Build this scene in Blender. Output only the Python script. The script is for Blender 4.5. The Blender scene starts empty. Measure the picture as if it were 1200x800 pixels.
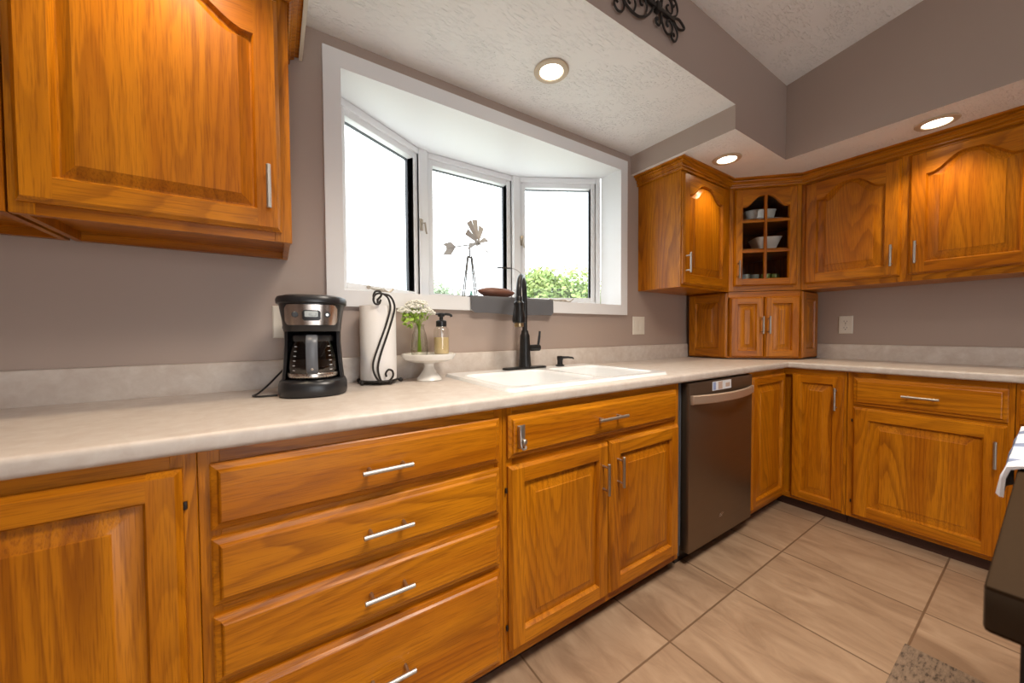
import bpy, bmesh, math, random
from mathutils import Vector, Matrix
random.seed(7)
D = bpy.data
SC = bpy.context.scene
COL = SC.collection
PI = math.pi

# ------------------------------------------------------------------ camera, world, big lights, exposure
cam_d = D.cameras.new('camera')
cam = D.objects.new('camera', cam_d)
COL.objects.link(cam)
cam_d.sensor_width = 36.0
cam_d.lens = 421.93 / 1200 * 36.0
cam_d.clip_start = 0.02
yaw, pitch, roll = 0.58275, 0.02676, -0.00588
fw = Vector((math.sin(yaw) * math.cos(pitch), math.cos(yaw) * math.cos(pitch), -math.sin(pitch)))
rt = Vector((math.cos(yaw), -math.sin(yaw), 0))
up = rt.cross(fw)
r2 = math.cos(roll) * rt + math.sin(roll) * up
u2 = -math.sin(roll) * rt + math.cos(roll) * up
cam.matrix_world = Matrix(((r2.x, u2.x, -fw.x, -0.1064), (r2.y, u2.y, -fw.y, -1.5513),
                           (r2.z, u2.z, -fw.z, 1.1095), (0, 0, 0, 1)))
cam_d.dof.use_dof = True
cam_d.dof.focus_distance = 2.0
cam_d.dof.aperture_fstop = 5.0
SC.camera = cam

SC.view_settings.view_transform = 'Standard'
SC.view_settings.look = 'None'
SC.view_settings.gamma = 1.0
SC.view_settings.use_curve_mapping = False
SC.view_settings.exposure = 0.26

w = D.worlds.new('world')
SC.world = w
w.use_nodes = True
wb = w.node_tree.nodes['Background']
wb.inputs[0].default_value = (0.93, 0.97, 1.0, 1)
wb.inputs[1].default_value = 3.6

def area(name, loc, direction, sx, sy, power, col, spread=PI):
    l = D.lights.new(name, 'AREA')
    l.shape = 'RECTANGLE'
    l.size = sx
    l.size_y = sy
    l.energy = power
    l.color = col
    l.spread = spread
    o = D.objects.new(name, l)
    COL.objects.link(o)
    o.location = loc
    o.rotation_euler = Vector(direction).to_track_quat('-Z', 'Y').to_euler()
    return o
# added fill light, set in the opening behind the camera
area('rear_fill', (0.0, -4.45, 1.25), (0.05, 1, 0.12), 1.4, 1.9, 8, (1.0, 0.95, 0.9))
# added overhead fill without a fixture; lights floor and counter more than lower fronts
area('overhead_fill', (0.7, -1.65, 2.68), (0.0, 0.05, -1), 0.7, 0.7, 44, (1.0, 0.90, 0.78), math.radians(118))

# ------------------------------------------------------------------ materials
def newmat(name):
    m = D.materials.new(name)
    m.use_nodes = True
    nt = m.node_tree
    b = nt.nodes['Principled BSDF']
    return m, nt, b

def N(nt, t, **kw):
    n = nt.nodes.new(t)
    for k, v in kw.items():
        setattr(n, k, v)
    return n

def L(nt, a, b):
    nt.links.new(a, b)

def setin(n, **kw):
    for k, v in kw.items():
        n.inputs[k.replace('_', ' ')].default_value = v

def plain(name, col, rough=0.5, metal=0.0, spec=0.5, coat=0.0, bump=0.0, bscale=200):
    m, nt, b = newmat(name)
    b.inputs['Base Color'].default_value = (*col, 1)
    b.inputs['Roughness'].default_value = rough
    b.inputs['Metallic'].default_value = metal
    b.inputs['Specular IOR Level'].default_value = spec
    b.inputs['Coat Weight'].default_value = coat
    tc = N(nt, 'ShaderNodeTexCoord')
    no = N(nt, 'ShaderNodeTexNoise')
    no.inputs['Scale'].default_value = bscale
    no.inputs['Detail'].default_value = 3
    L(nt, tc.outputs['Object'], no.inputs['Vector'])
    mr = N(nt, 'ShaderNodeMapRange')
    mr.inputs[3].default_value = max(0.02, rough - 0.05)
    mr.inputs[4].default_value = min(1, rough + 0.05)
    L(nt, no.outputs[0], mr.inputs[0])
    L(nt, mr.outputs[0], b.inputs['Roughness'])
    if bump > 0:
        bp = N(nt, 'ShaderNodeBump')
        bp.inputs['Strength'].default_value = bump
        bp.inputs['Distance'].default_value = 0.002
        L(nt, no.outputs[0], bp.inputs['Height'])
        L(nt, bp.outputs[0], b.inputs['Normal'])
    return m

def ramp(nt, stops):
    r = N(nt, 'ShaderNodeValToRGB')
    el = r.color_ramp.elements
    while len(el) < len(stops):
        el.new(0.5)
    for e, (p, c) in zip(el, stops):
        e.position = p
        e.color = (*c, 1)
    return r

def oak(name, axis, light=(0.55, 0.194, 0.005), mid=(0.415, 0.124, 0.002), dark=(0.13, 0.027, 0.001)):
    m, nt, b = newmat(name)
    tc = N(nt, 'ShaderNodeTexCoord')
    oi = N(nt, 'ShaderNodeObjectInfo')
    mul = N(nt, 'ShaderNodeVectorMath', operation='SCALE')
    mul.inputs[0].default_value = (7.3, 4.1, 9.7)
    L(nt, oi.outputs['Random'], mul.inputs['Scale'])
    add = N(nt, 'ShaderNodeVectorMath', operation='ADD')
    L(nt, tc.outputs['Object'], add.inputs[0])
    L(nt, mul.outputs[0], add.inputs[1])
    def noise(across, along, detail, rough=0.5, dist=0.0):
        mp = N(nt, 'ShaderNodeMapping')
        s = [across, across, across]
        s['xyz'.index(axis)] = along
        mp.inputs['Scale'].default_value = s
        L(nt, add.outputs[0], mp.inputs['Vector'])
        n = N(nt, 'ShaderNodeTexNoise')
        setin(n, Scale=1.0, Detail=detail, Roughness=rough, Distortion=dist)
        L(nt, mp.outputs[0], n.inputs['Vector'])
        return n
    def times(a, k):
        t = N(nt, 'ShaderNodeMath', operation='MULTIPLY')
        L(nt, a, t.inputs[0])
        if isinstance(k, float):
            t.inputs[1].default_value = k
        else:
            L(nt, k, t.inputs[1])
        return t.outputs[0]
    # growth rings: contours of a stretched noise give the cathedral figure
    n1 = noise(4.6, 0.60, 1.2, 0.4, 0.15)
    nj = noise(60, 3.0, 2.0)
    jt = N(nt, 'ShaderNodeMath', operation='MULTIPLY_ADD')
    jt.inputs[1].default_value = 0.022
    L(nt, nj.outputs[0], jt.inputs[0])
    L(nt, n1.outputs[0], jt.inputs[2])
    fr = N(nt, 'ShaderNodeMath', operation='FRACT')
    L(nt, times(jt.outputs[0], 22.0), fr.inputs[0])
    rr = ramp(nt, [(0.0, (0.1, 0.1, 0.1)), (0.40, (0.0, 0.0, 0.0)), (0.78, (0.8, 0.8, 0.8)), (0.92, (1, 1, 1)), (1.0, (0.1, 0.1, 0.1))])
    L(nt, fr.outputs[0], rr.inputs[0])
    # rings are stronger in places
    n4 = noise(7, 1.2, 2.0)
    r4 = ramp(nt, [(0.32, (0.25, 0.25, 0.25)), (0.62, (1, 1, 1))])
    L(nt, n4.outputs[0], r4.inputs[0])
    # pores: short dark dashes along the grain
    n2 = noise(330, 11, 2.0, 0.6)
    r2_ = ramp(nt, [(0.48, (0, 0, 0)), (0.66, (1, 1, 1))])
    L(nt, n2.outputs[0], r2_.inputs[0])
    n3 = noise(11, 0.7, 2.0)
    r3 = ramp(nt, [(0.35, (0, 0, 0)), (0.65, (1, 1, 1))])
    L(nt, n3.outputs[0], r3.inputs[0])
    base = N(nt, 'ShaderNodeMixRGB')
    base.inputs[1].default_value = (*light, 1)
    base.inputs[2].default_value = (*mid, 1)
    L(nt, r3.outputs[0], base.inputs[0])
    x1 = N(nt, 'ShaderNodeMixRGB')
    x1.inputs[2].default_value = (*dark, 1)
    L(nt, times(times(rr.outputs[0], r4.outputs[0]), 0.55), x1.inputs[0])
    L(nt, base.outputs[0], x1.inputs[1])
    x2 = N(nt, 'ShaderNodeMixRGB')
    x2.inputs[2].default_value = (*dark, 1)
    L(nt, times(r2_.outputs[0], 0.42), x2.inputs[0])
    L(nt, x1.outputs[0], x2.inputs[1])
    L(nt, x2.outputs[0], b.inputs['Base Color'])
    b.inputs['Roughness'].default_value = 0.31
    b.inputs['Specular IOR Level'].default_value = 0.30
    b.inputs['Coat Weight'].default_value = 0.0
    bp = N(nt, 'ShaderNodeBump')
    bp.inputs['Strength'].default_value = 0.10
    bp.inputs['Distance'].default_value = 0.001
    bp.invert = True
    L(nt, r2_.outputs[0], bp.inputs['Height'])
    L(nt, bp.outputs[0], b.inputs['Normal'])
    return m

OV = oak('oak_grain_up', 'z')
OH = oak('oak_grain_along', 'x')
OY = oak('oak_grain_deep', 'y')
WOOD = [OV, OH, OY]
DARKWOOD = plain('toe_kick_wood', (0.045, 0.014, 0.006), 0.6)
GAP = plain('cabinet_inside', (0.16, 0.085, 0.045), 0.7)
NICKEL = plain('brushed_nickel', (0.50, 0.46, 0.42), 0.42, 1.0)
BRASS = plain('brass_tint', (0.50, 0.38, 0.22), 0.35, 1.0)
LOCKTAN = plain('tan_metal', (0.42, 0.36, 0.29), 0.4, 0.8)
HINGE = plain('hinge_bronze', (0.03, 0.02, 0.015), 0.5, 0.6)
WHITE = plain('white_paint', (0.80, 0.80, 0.81), 0.45)
CREAM = plain('cream_paint', (0.72, 0.68, 0.58), 0.5)
PLATE = plain('ivory_plastic', (0.74, 0.69, 0.60), 0.4)
SLOT = plain('socket_slot', (0.05, 0.045, 0.04), 0.6)
BLACKP = plain('black_plastic', (0.014, 0.014, 0.016), 0.32)
BLACKM = plain('matte_black_metal', (0.018, 0.017, 0.017), 0.33, 0.4)
IRON = plain('wrought_iron', (0.022, 0.018, 0.016), 0.55, 0.3)
GASKET = plain('dark_window_frame', (0.05, 0.055, 0.065), 0.5)
CERAMIC = plain('white_ceramic', (0.82, 0.80, 0.76), 0.22, coat=0.3)
SINKW = plain('white_sink_enamel', (0.84, 0.85, 0.86), 0.18, coat=0.4)
PANELST = plain('panel_steel', (0.62, 0.55, 0.50), 0.24, 1.0, bscale=3)
STEEL = plain('brushed_steel', (0.60, 0.56, 0.52), 0.28, 1.0)
PAPER = plain('paper_towel_white', (0.83, 0.81, 0.80), 0.9, bump=0.25, bscale=260)
GREYCLOTH = plain('grey_cloth', (0.115, 0.115, 0.125), 0.95, bump=0.4, bscale=900)
TOWELW = plain('white_cloth', (0.62, 0.62, 0.66), 0.95, bump=0.5, bscale=700)
TOWELB = plain('blue_cloth', (0.16, 0.19, 0.28), 0.95, bump=0.5, bscale=700)
TOWERM = plain('weathered_tin', (0.16, 0.15, 0.14), 0.6, 0.3)
GALV = plain('galvanised_tin', (0.42, 0.40, 0.385), 0.6, 0.3)
BROWNBOWL = plain('carved_brown_wood', (0.17, 0.065, 0.04), 0.55, bump=0.3, bscale=120)
LEAFG = plain('bouquet_leaf', (0.30, 0.46, 0.06), 0.5)
PETAL = plain('white_petals', (0.78, 0.77, 0.70), 0.7)
BARK = plain('tree_bark', (0.12, 0.08, 0.05), 0.9, bump=0.6, bscale=30)
ISLTOP = plain('dark_brown_worktop', (0.022, 0.011, 0.0035), 0.75, spec=0.1)
ISLEDGE = plain('grey_brown_edge', (0.060, 0.044, 0.030), 0.8, spec=0.1)
SLATEHANDLE = plain('warm_steel_handle', (0.62, 0.50, 0.40), 0.5, 0.85)
LCD = plain('lcd_glass', (0.50, 0.55, 0.56), 0.25)
GREYPL = plain('grey_plastic', (0.11, 0.12, 0.14), 0.35)
STICKW = plain('sticker_white', (0.75, 0.76, 0.80), 0.5)
STICKB = plain('sticker_blue', (0.30, 0.38, 0.62), 0.5)
STICKR = plain('sticker_tan', (0.55, 0.40, 0.33), 0.5)
COFFEE = plain('dark_coffee', (0.012, 0.007, 0.005), 0.15)
SOAP = plain('amber_soap', (0.62, 0.47, 0.24), 0.25)
GREENGL = plain('green_tumbler', (0.25, 0.33, 0.10), 0.15)
TEALGL = plain('pale_blue_tumbler', (0.38, 0.44, 0.42), 0.15)
GREYB = plain('grey_stoneware', (0.30, 0.28, 0.26), 0.3)

def leafmat(name, c1, c2):
    m, nt, b = newmat(name)
    tc = N(nt, 'ShaderNodeTexCoord')
    no = N(nt, 'ShaderNodeTexNoise')
    no.inputs['Scale'].default_value = 1.3
    no.inputs['Detail'].default_value = 4
    L(nt, tc.outputs['Object'], no.inputs['Vector'])
    r = ramp(nt, [(0.35, c1), (0.65, c2)])
    L(nt, no.outputs[0], r.inputs[0])
    L(nt, r.outputs[0], b.inputs['Base Color'])
    b.inputs['Roughness'].default_value = 0.6
    return m
TREEG = leafmat('hazed_tree_leaves', (0.17, 0.28, 0.07), (0.38, 0.44, 0.13))  # leaf colours lightened and yellowed to put haze into them
TREEP = leafmat('hazed_pale_leaves', (0.30, 0.38, 0.25), (0.45, 0.50, 0.34))  # paleness of the faint trees in bright haze, put into the leaf colour
TREED = leafmat('spruce_needles', (0.10, 0.22, 0.17), (0.20, 0.32, 0.25))
BOUNCEGR = leafmat('pale_bounce_ground', (0.42, 0.44, 0.36), (0.52, 0.53, 0.46))  # pale neutral ground, added to bounce daylight up to the ceiling

def glass(name, tint=(1, 1, 1), gloss=0.06, rough=0.02):
    m = D.materials.new(name)
    m.use_nodes = True
    nt = m.node_tree
    nt.nodes.remove(nt.nodes['Principled BSDF'])
    out = nt.nodes['Material Output']
    tr = N(nt, 'ShaderNodeBsdfTransparent')
    tr.inputs[0].default_value = (*tint, 1)
    gl = N(nt, 'ShaderNodeBsdfGlossy')
    gl.inputs['Roughness'].default_value = rough
    fz = N(nt, 'ShaderNodeFresnel')
    fz.inputs[0].default_value = 1.45
    ad = N(nt, 'ShaderNodeMath', operation='MULTIPLY_ADD')
    ad.inputs[1].default_value = 0.6
    ad.inputs[2].default_value = gloss
    ad.use_clamp = True
    L(nt, fz.outputs[0], ad.inputs[0])
    ge = N(nt, 'ShaderNodeNewGeometry')
    nb_ = N(nt, 'ShaderNodeMath', operation='SUBTRACT')
    nb_.inputs[0].default_value = 1.0
    L(nt, ge.outputs['Backfacing'], nb_.inputs[1])
    mb = N(nt, 'ShaderNodeMath', operation='MULTIPLY')
    L(nt, ad.outputs[0], mb.inputs[0])
    L(nt, nb_.outputs[0], mb.inputs[1])
    mx = N(nt, 'ShaderNodeMixShader')
    L(nt, mb.outputs[0], mx.inputs[0])
    L(nt, tr.outputs[0], mx.inputs[1])
    L(nt, gl.outputs[0], mx.inputs[2])
    L(nt, mx.outputs[0], out.inputs['Surface'])
    return m
PANE = glass('window_glass', (0.97, 0.99, 0.99), 0.0)
CABGLASS = glass('cabinet_glass', (0.95, 0.95, 0.94), 0.0)
JUG = glass('carafe_glass', (0.72, 0.70, 0.68), 0.05)
CRYSTAL = glass('cut_glass', (0.84, 0.84, 0.80), 0.30, 0.10)
BOTTLE = glass('bottle_glass', (0.94, 0.94, 0.92), 0.08, 0.04)

def emit(name, col, s):
    m = D.materials.new(name)
    m.use_nodes = True
    nt = m.node_tree
    nt.nodes.remove(nt.nodes['Principled BSDF'])
    e = N(nt, 'ShaderNodeEmission')
    e.inputs[0].default_value = (*col, 1)
    e.inputs[1].default_value = s
    L(nt, e.outputs[0], nt.nodes['Material Output'].inputs['Surface'])
    return m
LENS = emit('lamp_lens_glow', (1.0, 0.90, 0.72), 6.0)

def wall_paint():
    m, nt, b = newmat('taupe_wall_paint')
    tc = N(nt, 'ShaderNodeTexCoord')
    no = N(nt, 'ShaderNodeTexNoise')
    setin(no, Scale=90.0, Detail=4.0)
    L(nt, tc.outputs['Object'], no.inputs['Vector'])
    n2 = N(nt, 'ShaderNodeTexNoise')
    setin(n2, Scale=1.2, Detail=2.0)
    L(nt, tc.outputs['Object'], n2.inputs['Vector'])
    r = ramp(nt, [(0.3, (0.395, 0.308, 0.262)), (0.7, (0.415, 0.326, 0.278))])
    L(nt, n2.outputs[0], r.inputs[0])
    L(nt, r.outputs[0], b.inputs['Base Color'])
    b.inputs['Roughness'].default_value = 0.48
    bp = N(nt, 'ShaderNodeBump')
    setin(bp, Strength=0.10, Distance=0.001)
    L(nt, no.outputs[0], bp.inputs['Height'])
    L(nt, bp.outputs[0], b.inputs['Normal'])
    return m
WALL = wall_paint()

def stomp_ceiling():
    """short raised strokes in turning directions, as a slap brush leaves them"""
    m, nt, b = newmat('stomped_ceiling_texture')
    tc = N(nt, 'ShaderNodeTexCoord')
    sep = N(nt, 'ShaderNodeSeparateXYZ')
    L(nt, tc.outputs['Object'], sep.inputs[0])
    flat2 = N(nt, 'ShaderNodeCombineXYZ')
    L(nt, sep.outputs[0], flat2.inputs[0])
    L(nt, sep.outputs[1], flat2.inputs[1])
    total = None
    for ang, off in ((0.2, 0.0), (1.25, 3.7), (2.3, 8.1)):
        mp = N(nt, 'ShaderNodeMapping')
        mp.inputs['Rotation'].default_value = (0, 0, ang)
        mp.inputs['Scale'].default_value = (38, 150, 1)
        mp.inputs['Location'].default_value = (off, off * 1.7, off)
        L(nt, flat2.outputs[0], mp.inputs['Vector'])
        n1 = N(nt, 'ShaderNodeTexNoise')
        setin(n1, Scale=1.0, Detail=1.5, Roughness=0.5, Distortion=0.3)
        L(nt, mp.outputs[0], n1.inputs['Vector'])
        r = ramp(nt, [(0.57, (0, 0, 0)), (0.74, (1, 1, 1))])
        L(nt, n1.outputs[0], r.inputs[0])
        mk = N(nt, 'ShaderNodeTexNoise')
        setin(mk, Scale=6.0, Detail=1.0)
        mo = N(nt, 'ShaderNodeVectorMath', operation='ADD')
        mo.inputs[1].default_value = (off * 3.1, off, 0)
        L(nt, flat2.outputs[0], mo.inputs[0])
        L(nt, mo.outputs[0], mk.inputs['Vector'])
        rk = ramp(nt, [(0.45, (0, 0, 0)), (0.56, (1, 1, 1))])
        L(nt, mk.outputs[0], rk.inputs[0])
        ml = N(nt, 'ShaderNodeMath', operation='MULTIPLY')
        L(nt, r.outputs[0], ml.inputs[0])
        L(nt, rk.outputs[0], ml.inputs[1])
        if total is None:
            total = ml.outputs[0]
        else:
            mx = N(nt, 'ShaderNodeMath', operation='MAXIMUM')
            L(nt, total, mx.inputs[0])
            L(nt, ml.outputs[0], mx.inputs[1])
            total = mx.outputs[0]
    bp = N(nt, 'ShaderNodeBump')
    setin(bp, Strength=0.7, Distance=0.0055)
    L(nt, total, bp.inputs['Height'])
    L(nt, bp.outputs[0], b.inputs['Normal'])
    b.inputs['Base Color'].default_value = (0.86, 0.85, 0.84, 1)
    b.inputs['Roughness'].default_value = 0.8
    return m
CEIL = stomp_ceiling()

def laminate():
    m, nt, b = newmat('speckled_laminate')
    tc = N(nt, 'ShaderNodeTexCoord')
    n1 = N(nt, 'ShaderNodeTexNoise')
    setin(n1, Scale=22.0, Detail=6.0, Roughness=0.65, Distortion=0.4)
    L(nt, tc.outputs['Object'], n1.inputs['Vector'])
    r = ramp(nt, [(0.30, (0.50, 0.425, 0.375)), (0.52, (0.56, 0.495, 0.445)), (0.72, (0.62, 0.565, 0.52))])
    L(nt, n1.outputs[0], r.inputs[0])
    L(nt, r.outputs[0], b.inputs['Base Color'])
    b.inputs['Roughness'].default_value = 0.38
    return m
LAM = laminate()

def tile_floor():
    m, nt, b = newmat('beige_floor_tile')
    tc = N(nt, 'ShaderNodeTexCoord')
    sp = N(nt, 'ShaderNodeSeparateXYZ')
    L(nt, tc.outputs['Object'], sp.inputs[0])
    S = 0.474
    masks, ids = [], []
    for ax, off in ((0, 1.525), (1, -0.808)):
        a = N(nt, 'ShaderNodeMath', operation='MULTIPLY_ADD')
        a.inputs[1].default_value = 1 / S
        a.inputs[2].default_value = -off / S + 20
        L(nt, sp.outputs[ax], a.inputs[0])
        f = N(nt, 'ShaderNodeMath', operation='FRACT')
        L(nt, a.outputs[0], f.inputs[0])
        fl = N(nt, 'ShaderNodeMath', operation='FLOOR')
        L(nt, a.outputs[0], fl.inputs[0])
        ids.append(fl)
        pp = N(nt, 'ShaderNodeMath', operation='PINGPONG')
        pp.inputs[1].default_value = 0.5
        L(nt, f.outputs[0], pp.inputs[0])
        masks.append(pp)
    mn = N(nt, 'ShaderNodeMath', operation='MINIMUM')
    L(nt, masks[0].outputs[0], mn.inputs[0])
    L(nt, masks[1].outputs[0], mn.inputs[1])
    gr = N(nt, 'ShaderNodeMapRange')
    gr.inputs[1].default_value = 0.0045
    gr.inputs[2].default_value = 0.0095
    L(nt, mn.outputs[0], gr.inputs[0])
    cb = N(nt, 'ShaderNodeCombineXYZ')
    L(nt, ids[0].outputs[0], cb.inputs[0])
    L(nt, ids[1].outputs[0], cb.inputs[1])
    wn = N(nt, 'ShaderNodeTexWhiteNoise')
    L(nt, cb.outputs[0], wn.inputs['Vector'])
    mp = N(nt, 'ShaderNodeMapping')
    mp.inputs['Rotation'].default_value = (0, 0, 0.5)
    mp.inputs['Scale'].default_value = (11, 3.2, 1)
    L(nt, tc.outputs['Object'], mp.inputs['Vector'])
    off = N(nt, 'ShaderNodeVectorMath', operation='MULTIPLY_ADD')
    off.inputs[1].default_value = (9, 9, 9)
    L(nt, wn.outputs['Color'], off.inputs[0])
    L(nt, mp.outputs[0], off.inputs[2])
    no = N(nt, 'ShaderNodeTexNoise')
    setin(no, Scale=1.0, Detail=7.0, Roughness=0.62, Distortion=0.8)
    L(nt, off.outputs[0], no.inputs['Vector'])
    r = ramp(nt, [(0.30, (0.225, 0.142, 0.088)), (0.50, (0.315, 0.210, 0.135)), (0.72, (0.405, 0.285, 0.190))])
    L(nt, no.outputs[0], r.inputs[0])
    x = N(nt, 'ShaderNodeMixRGB')
    x.inputs[1].default_value = (0.145, 0.085, 0.048, 1)
    L(nt, gr.outputs[0], x.inputs[0])
    L(nt, r.outputs[0], x.inputs[2])
    L(nt, x.outputs[0], b.inputs['Base Color'])
    b.inputs['Roughness'].default_value = 0.42
    bp = N(nt, 'ShaderNodeBump')
    setin(bp, Strength=0.5, Distance=0.002)
    L(nt, gr.outputs[0], bp.inputs['Height'])
    L(nt, bp.outputs[0], b.inputs['Normal'])
    return m
TILE = tile_floor()

def dw_steel():
    m, nt, b = newmat('slate_steel')
    tc = N(nt, 'ShaderNodeTexCoord')
    mp = N(nt, 'ShaderNodeMapping')
    mp.inputs['Scale'].default_value = (3, 3, 500)
    L(nt, tc.outputs['Object'], mp.inputs['Vector'])
    no = N(nt, 'ShaderNodeTexNoise')
    setin(no, Scale=1.0, Detail=2.0)
    L(nt, mp.outputs[0], no.inputs['Vector'])
    mr = N(nt, 'ShaderNodeMapRange')
    mr.inputs[3].default_value = 0.36
    mr.inputs[4].default_value = 0.48
    L(nt, no.outputs[0], mr.inputs[0])
    L(nt, mr.outputs[0], b.inputs['Roughness'])
    b.inputs['Base Color'].default_value = (0.22, 0.165, 0.12, 1)
    b.inputs['Metallic'].default_value = 0.95
    return m
SLATE = dw_steel()

def mat_weave():
    m, nt, b = newmat('woven_floor_mat')
    tc = N(nt, 'ShaderNodeTexCoord')
    mp = N(nt, 'ShaderNodeMapping')
    mp.inputs['Scale'].default_value = (30, 90, 1)
    L(nt, tc.outputs['Object'], mp.inputs['Vector'])
    no = N(nt, 'ShaderNodeTexNoise')
    setin(no, Scale=1.0, Detail=4.0, Roughness=0.7)
    L(nt, mp.outputs[0], no.inputs['Vector'])
    r = ramp(nt, [(0.36, (0.06, 0.040, 0.027)), (0.48, (0.19, 0.132, 0.090)), (0.7, (0.27, 0.190, 0.130))])
    L(nt, no.outputs[0], r.inputs[0])
    L(nt, r.outputs[0], b.inputs['Base Color'])
    b.inputs['Roughness'].default_value = 0.95
    return m
MATW = mat_weave()

# ------------------------------------------------------------------ mesh helpers
def box(bm, x0, x1, y0, y1, z0, z1, mi=0, bev=0.0, seg=2):
    vs = [bm.verts.new((x, y, z)) for x in (x0, x1) for y in (y0, y1) for z in (z0, z1)]
    q = [(0, 1, 3, 2), (4, 6, 7, 5), (0, 4, 5, 1), (2, 3, 7, 6), (0, 2, 6, 4), (1, 5, 7, 3)]
    fs = [bm.faces.new([vs[i] for i in f]) for f in q]
    for f in fs:
        f.material_index = mi
    if bev > 0:
        es = list({e for f in fs for e in f.edges})
        r = bmesh.ops.bevel(bm, geom=es, offset=bev, segments=seg, profile=0.5, affect='EDGES')
        for f in r['faces']:
            f.material_index = mi
    return vs

def prism(bm, poly, z0, z1, mi=0):
    a = [bm.verts.new((x, y, z0)) for x, y in poly]
    b = [bm.verts.new((x, y, z1)) for x, y in poly]
    n = len(poly)
    fs = [bm.faces.new(list(reversed(a))), bm.faces.new(b)]
    for i in range(n):
        j = (i + 1) % n
        fs.append(bm.faces.new((a[i], a[j], b[j], b[i])))
    for f in fs:
        f.material_index = mi
    return fs

def loft(bm, rings, mi=0, cap0=True, cap1=True, closed=True):
    vr = [[bm.verts.new(p) for p in ring] for ring in rings]
    n = len(vr[0])
    for a, b in zip(vr[:-1], vr[1:]):
        for i in range(n if closed else n - 1):
            j = (i + 1) % n
            try:
                f = bm.faces.new((a[i], a[j], b[j], b[i]))
                f.material_index = mi
            except ValueError:
                pass
    if cap0:
        bm.faces.new(list(reversed(vr[0]))).material_index = mi
    if cap1:
        bm.faces.new(vr[-1]).material_index = mi
    return vr

def lathe(bm, prof, n=32, mi=0, c=(0, 0, 0), cap0=True, cap1=True):
    rings = [[(c[0] + r * math.cos(2 * PI * i / n), c[1] + r * math.sin(2 * PI * i / n), c[2] + z) for i in range(n)]
             for r, z in prof]
    return loft(bm, rings, mi, cap0, cap1)

def tube(bm, pts, r, n=8, mi=0, closed=False, cap=True):
    pts = [Vector(p) for p in pts]
    m = len(pts)
    rs = r if isinstance(r, (list, tuple)) else [r] * m
    tans = []
    for i in range(m):
        if closed:
            t = pts[(i + 1) % m] - pts[i - 1]
        else:
            t = pts[min(i + 1, m - 1)] - pts[max(i - 1, 0)]
        tans.append(t.normalized())
    u = tans[0].orthogonal().normalized()
    rings = []
    for i in range(m):
        t = tans[i]
        u = (u - t * u.dot(t))
        u = u.normalized() if u.length > 1e-6 else t.orthogonal().normalized()
        v = t.cross(u)
        rings.append([pts[i] + rs[i] * (math.cos(2 * PI * k / n) * u + math.sin(2 * PI * k / n) * v) for k in range(n)])
    if closed:
        rings.append(rings[0])
        vr = [[bm.verts.new(p) for p in ring] for ring in rings[:-1]]
        vr.append(vr[0])
        for a, b in zip(vr[:-1], vr[1:]):
            for k in range(n):
                f = bm.faces.new((a[k], a[(k + 1) % n], b[(k + 1) % n], b[k]))
                f.material_index = mi
    else:
        loft(bm, rings, mi, cap, cap)

def cyl(bm, p0, p1, r0, r1=None, n=16, mi=0):
    tube(bm, [p0, p1], [r0, r0 if r1 is None else r1], n, mi)

def smooth_path(pts, k=6, closed=False):
    pts = [Vector(p) for p in pts]
    out = []
    m = len(pts)
    for i in range(m if closed else m - 1):
        p1, p2 = pts[i], pts[(i + 1) % m]
        p0 = pts[i - 1] if (i > 0 or closed) else 2 * p1 - p2
        p3 = pts[(i + 2) % m] if (i + 2 < m or closed) else 2 * p2 - p1
        for j in range(k):
            t = j / k
            out.append(0.5 * ((2 * p1) + (p2 - p0) * t + (2 * p0 - 5 * p1 + 4 * p2 - p3) * t * t
                              + (3 * p1 - p0 - 3 * p2 + p3) * t ** 3))
    if not closed:
        out.append(pts[-1])
    return out

def sphere(bm, c, r, mi=0, sub=2, s=(1, 1, 1)):
    g = bmesh.ops.create_icosphere(bm, subdivisions=sub, radius=r)
    for v in g['verts']:
        v.co = Vector((v.co.x * s[0] + c[0], v.co.y * s[1] + c[1], v.co.z * s[2] + c[2]))
        for f in v.link_faces:
            f.material_index = mi

def obj(name, bm, mats, parent=None, loc=(0, 0, 0), rz=0.0, smooth=35, rot=None):
    bmesh.ops.remove_doubles(bm, verts=bm.verts, dist=1e-6)
    bmesh.ops.recalc_face_normals(bm, faces=bm.faces)
    me = D.meshes.new(name)
    bm.to_mesh(me)
    bm.free()
    for m in (mats if isinstance(mats, (list, tuple)) else [mats]):
        me.materials.append(m)
    if smooth:
        for p in me.polygons:
            p.use_smooth = True
        me.set_sharp_from_angle(angle=math.radians(smooth))
    o = D.objects.new(name, me)
    COL.objects.link(o)
    o.location = loc
    o.rotation_euler = rot if rot else (0, 0, rz)
    if parent:
        o.parent = parent
    return o

def tag(o, label, cat, group=None):
    o['label'] = label
    o['category'] = cat
    if group:
        o['group'] = group
    return o

def thing(name, label, cat, loc=(0, 0, 0), rz=0.0, group=None):
    o = D.objects.new(name, None)
    o.empty_display_size = 0.1
    COL.objects.link(o)
    o.location = loc
    o.rotation_euler = (0, 0, rz)
    return tag(o, label, cat, group)

def struct(o):
    o['kind'] = 'structure'
    return o

def B():
    return bmesh.new()

# ------------------------------------------------------------------ the room
ZC, ZS, YF, XF, XR = 2.2446, 2.124, -0.637, 2.457, 3.10
TR = math.radians(30)
# floor
bm = B(); box(bm, -2.6, 3.2, -4.7, 0.0, -0.1, 0.0)
struct(obj('floor', bm, TILE))
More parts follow.
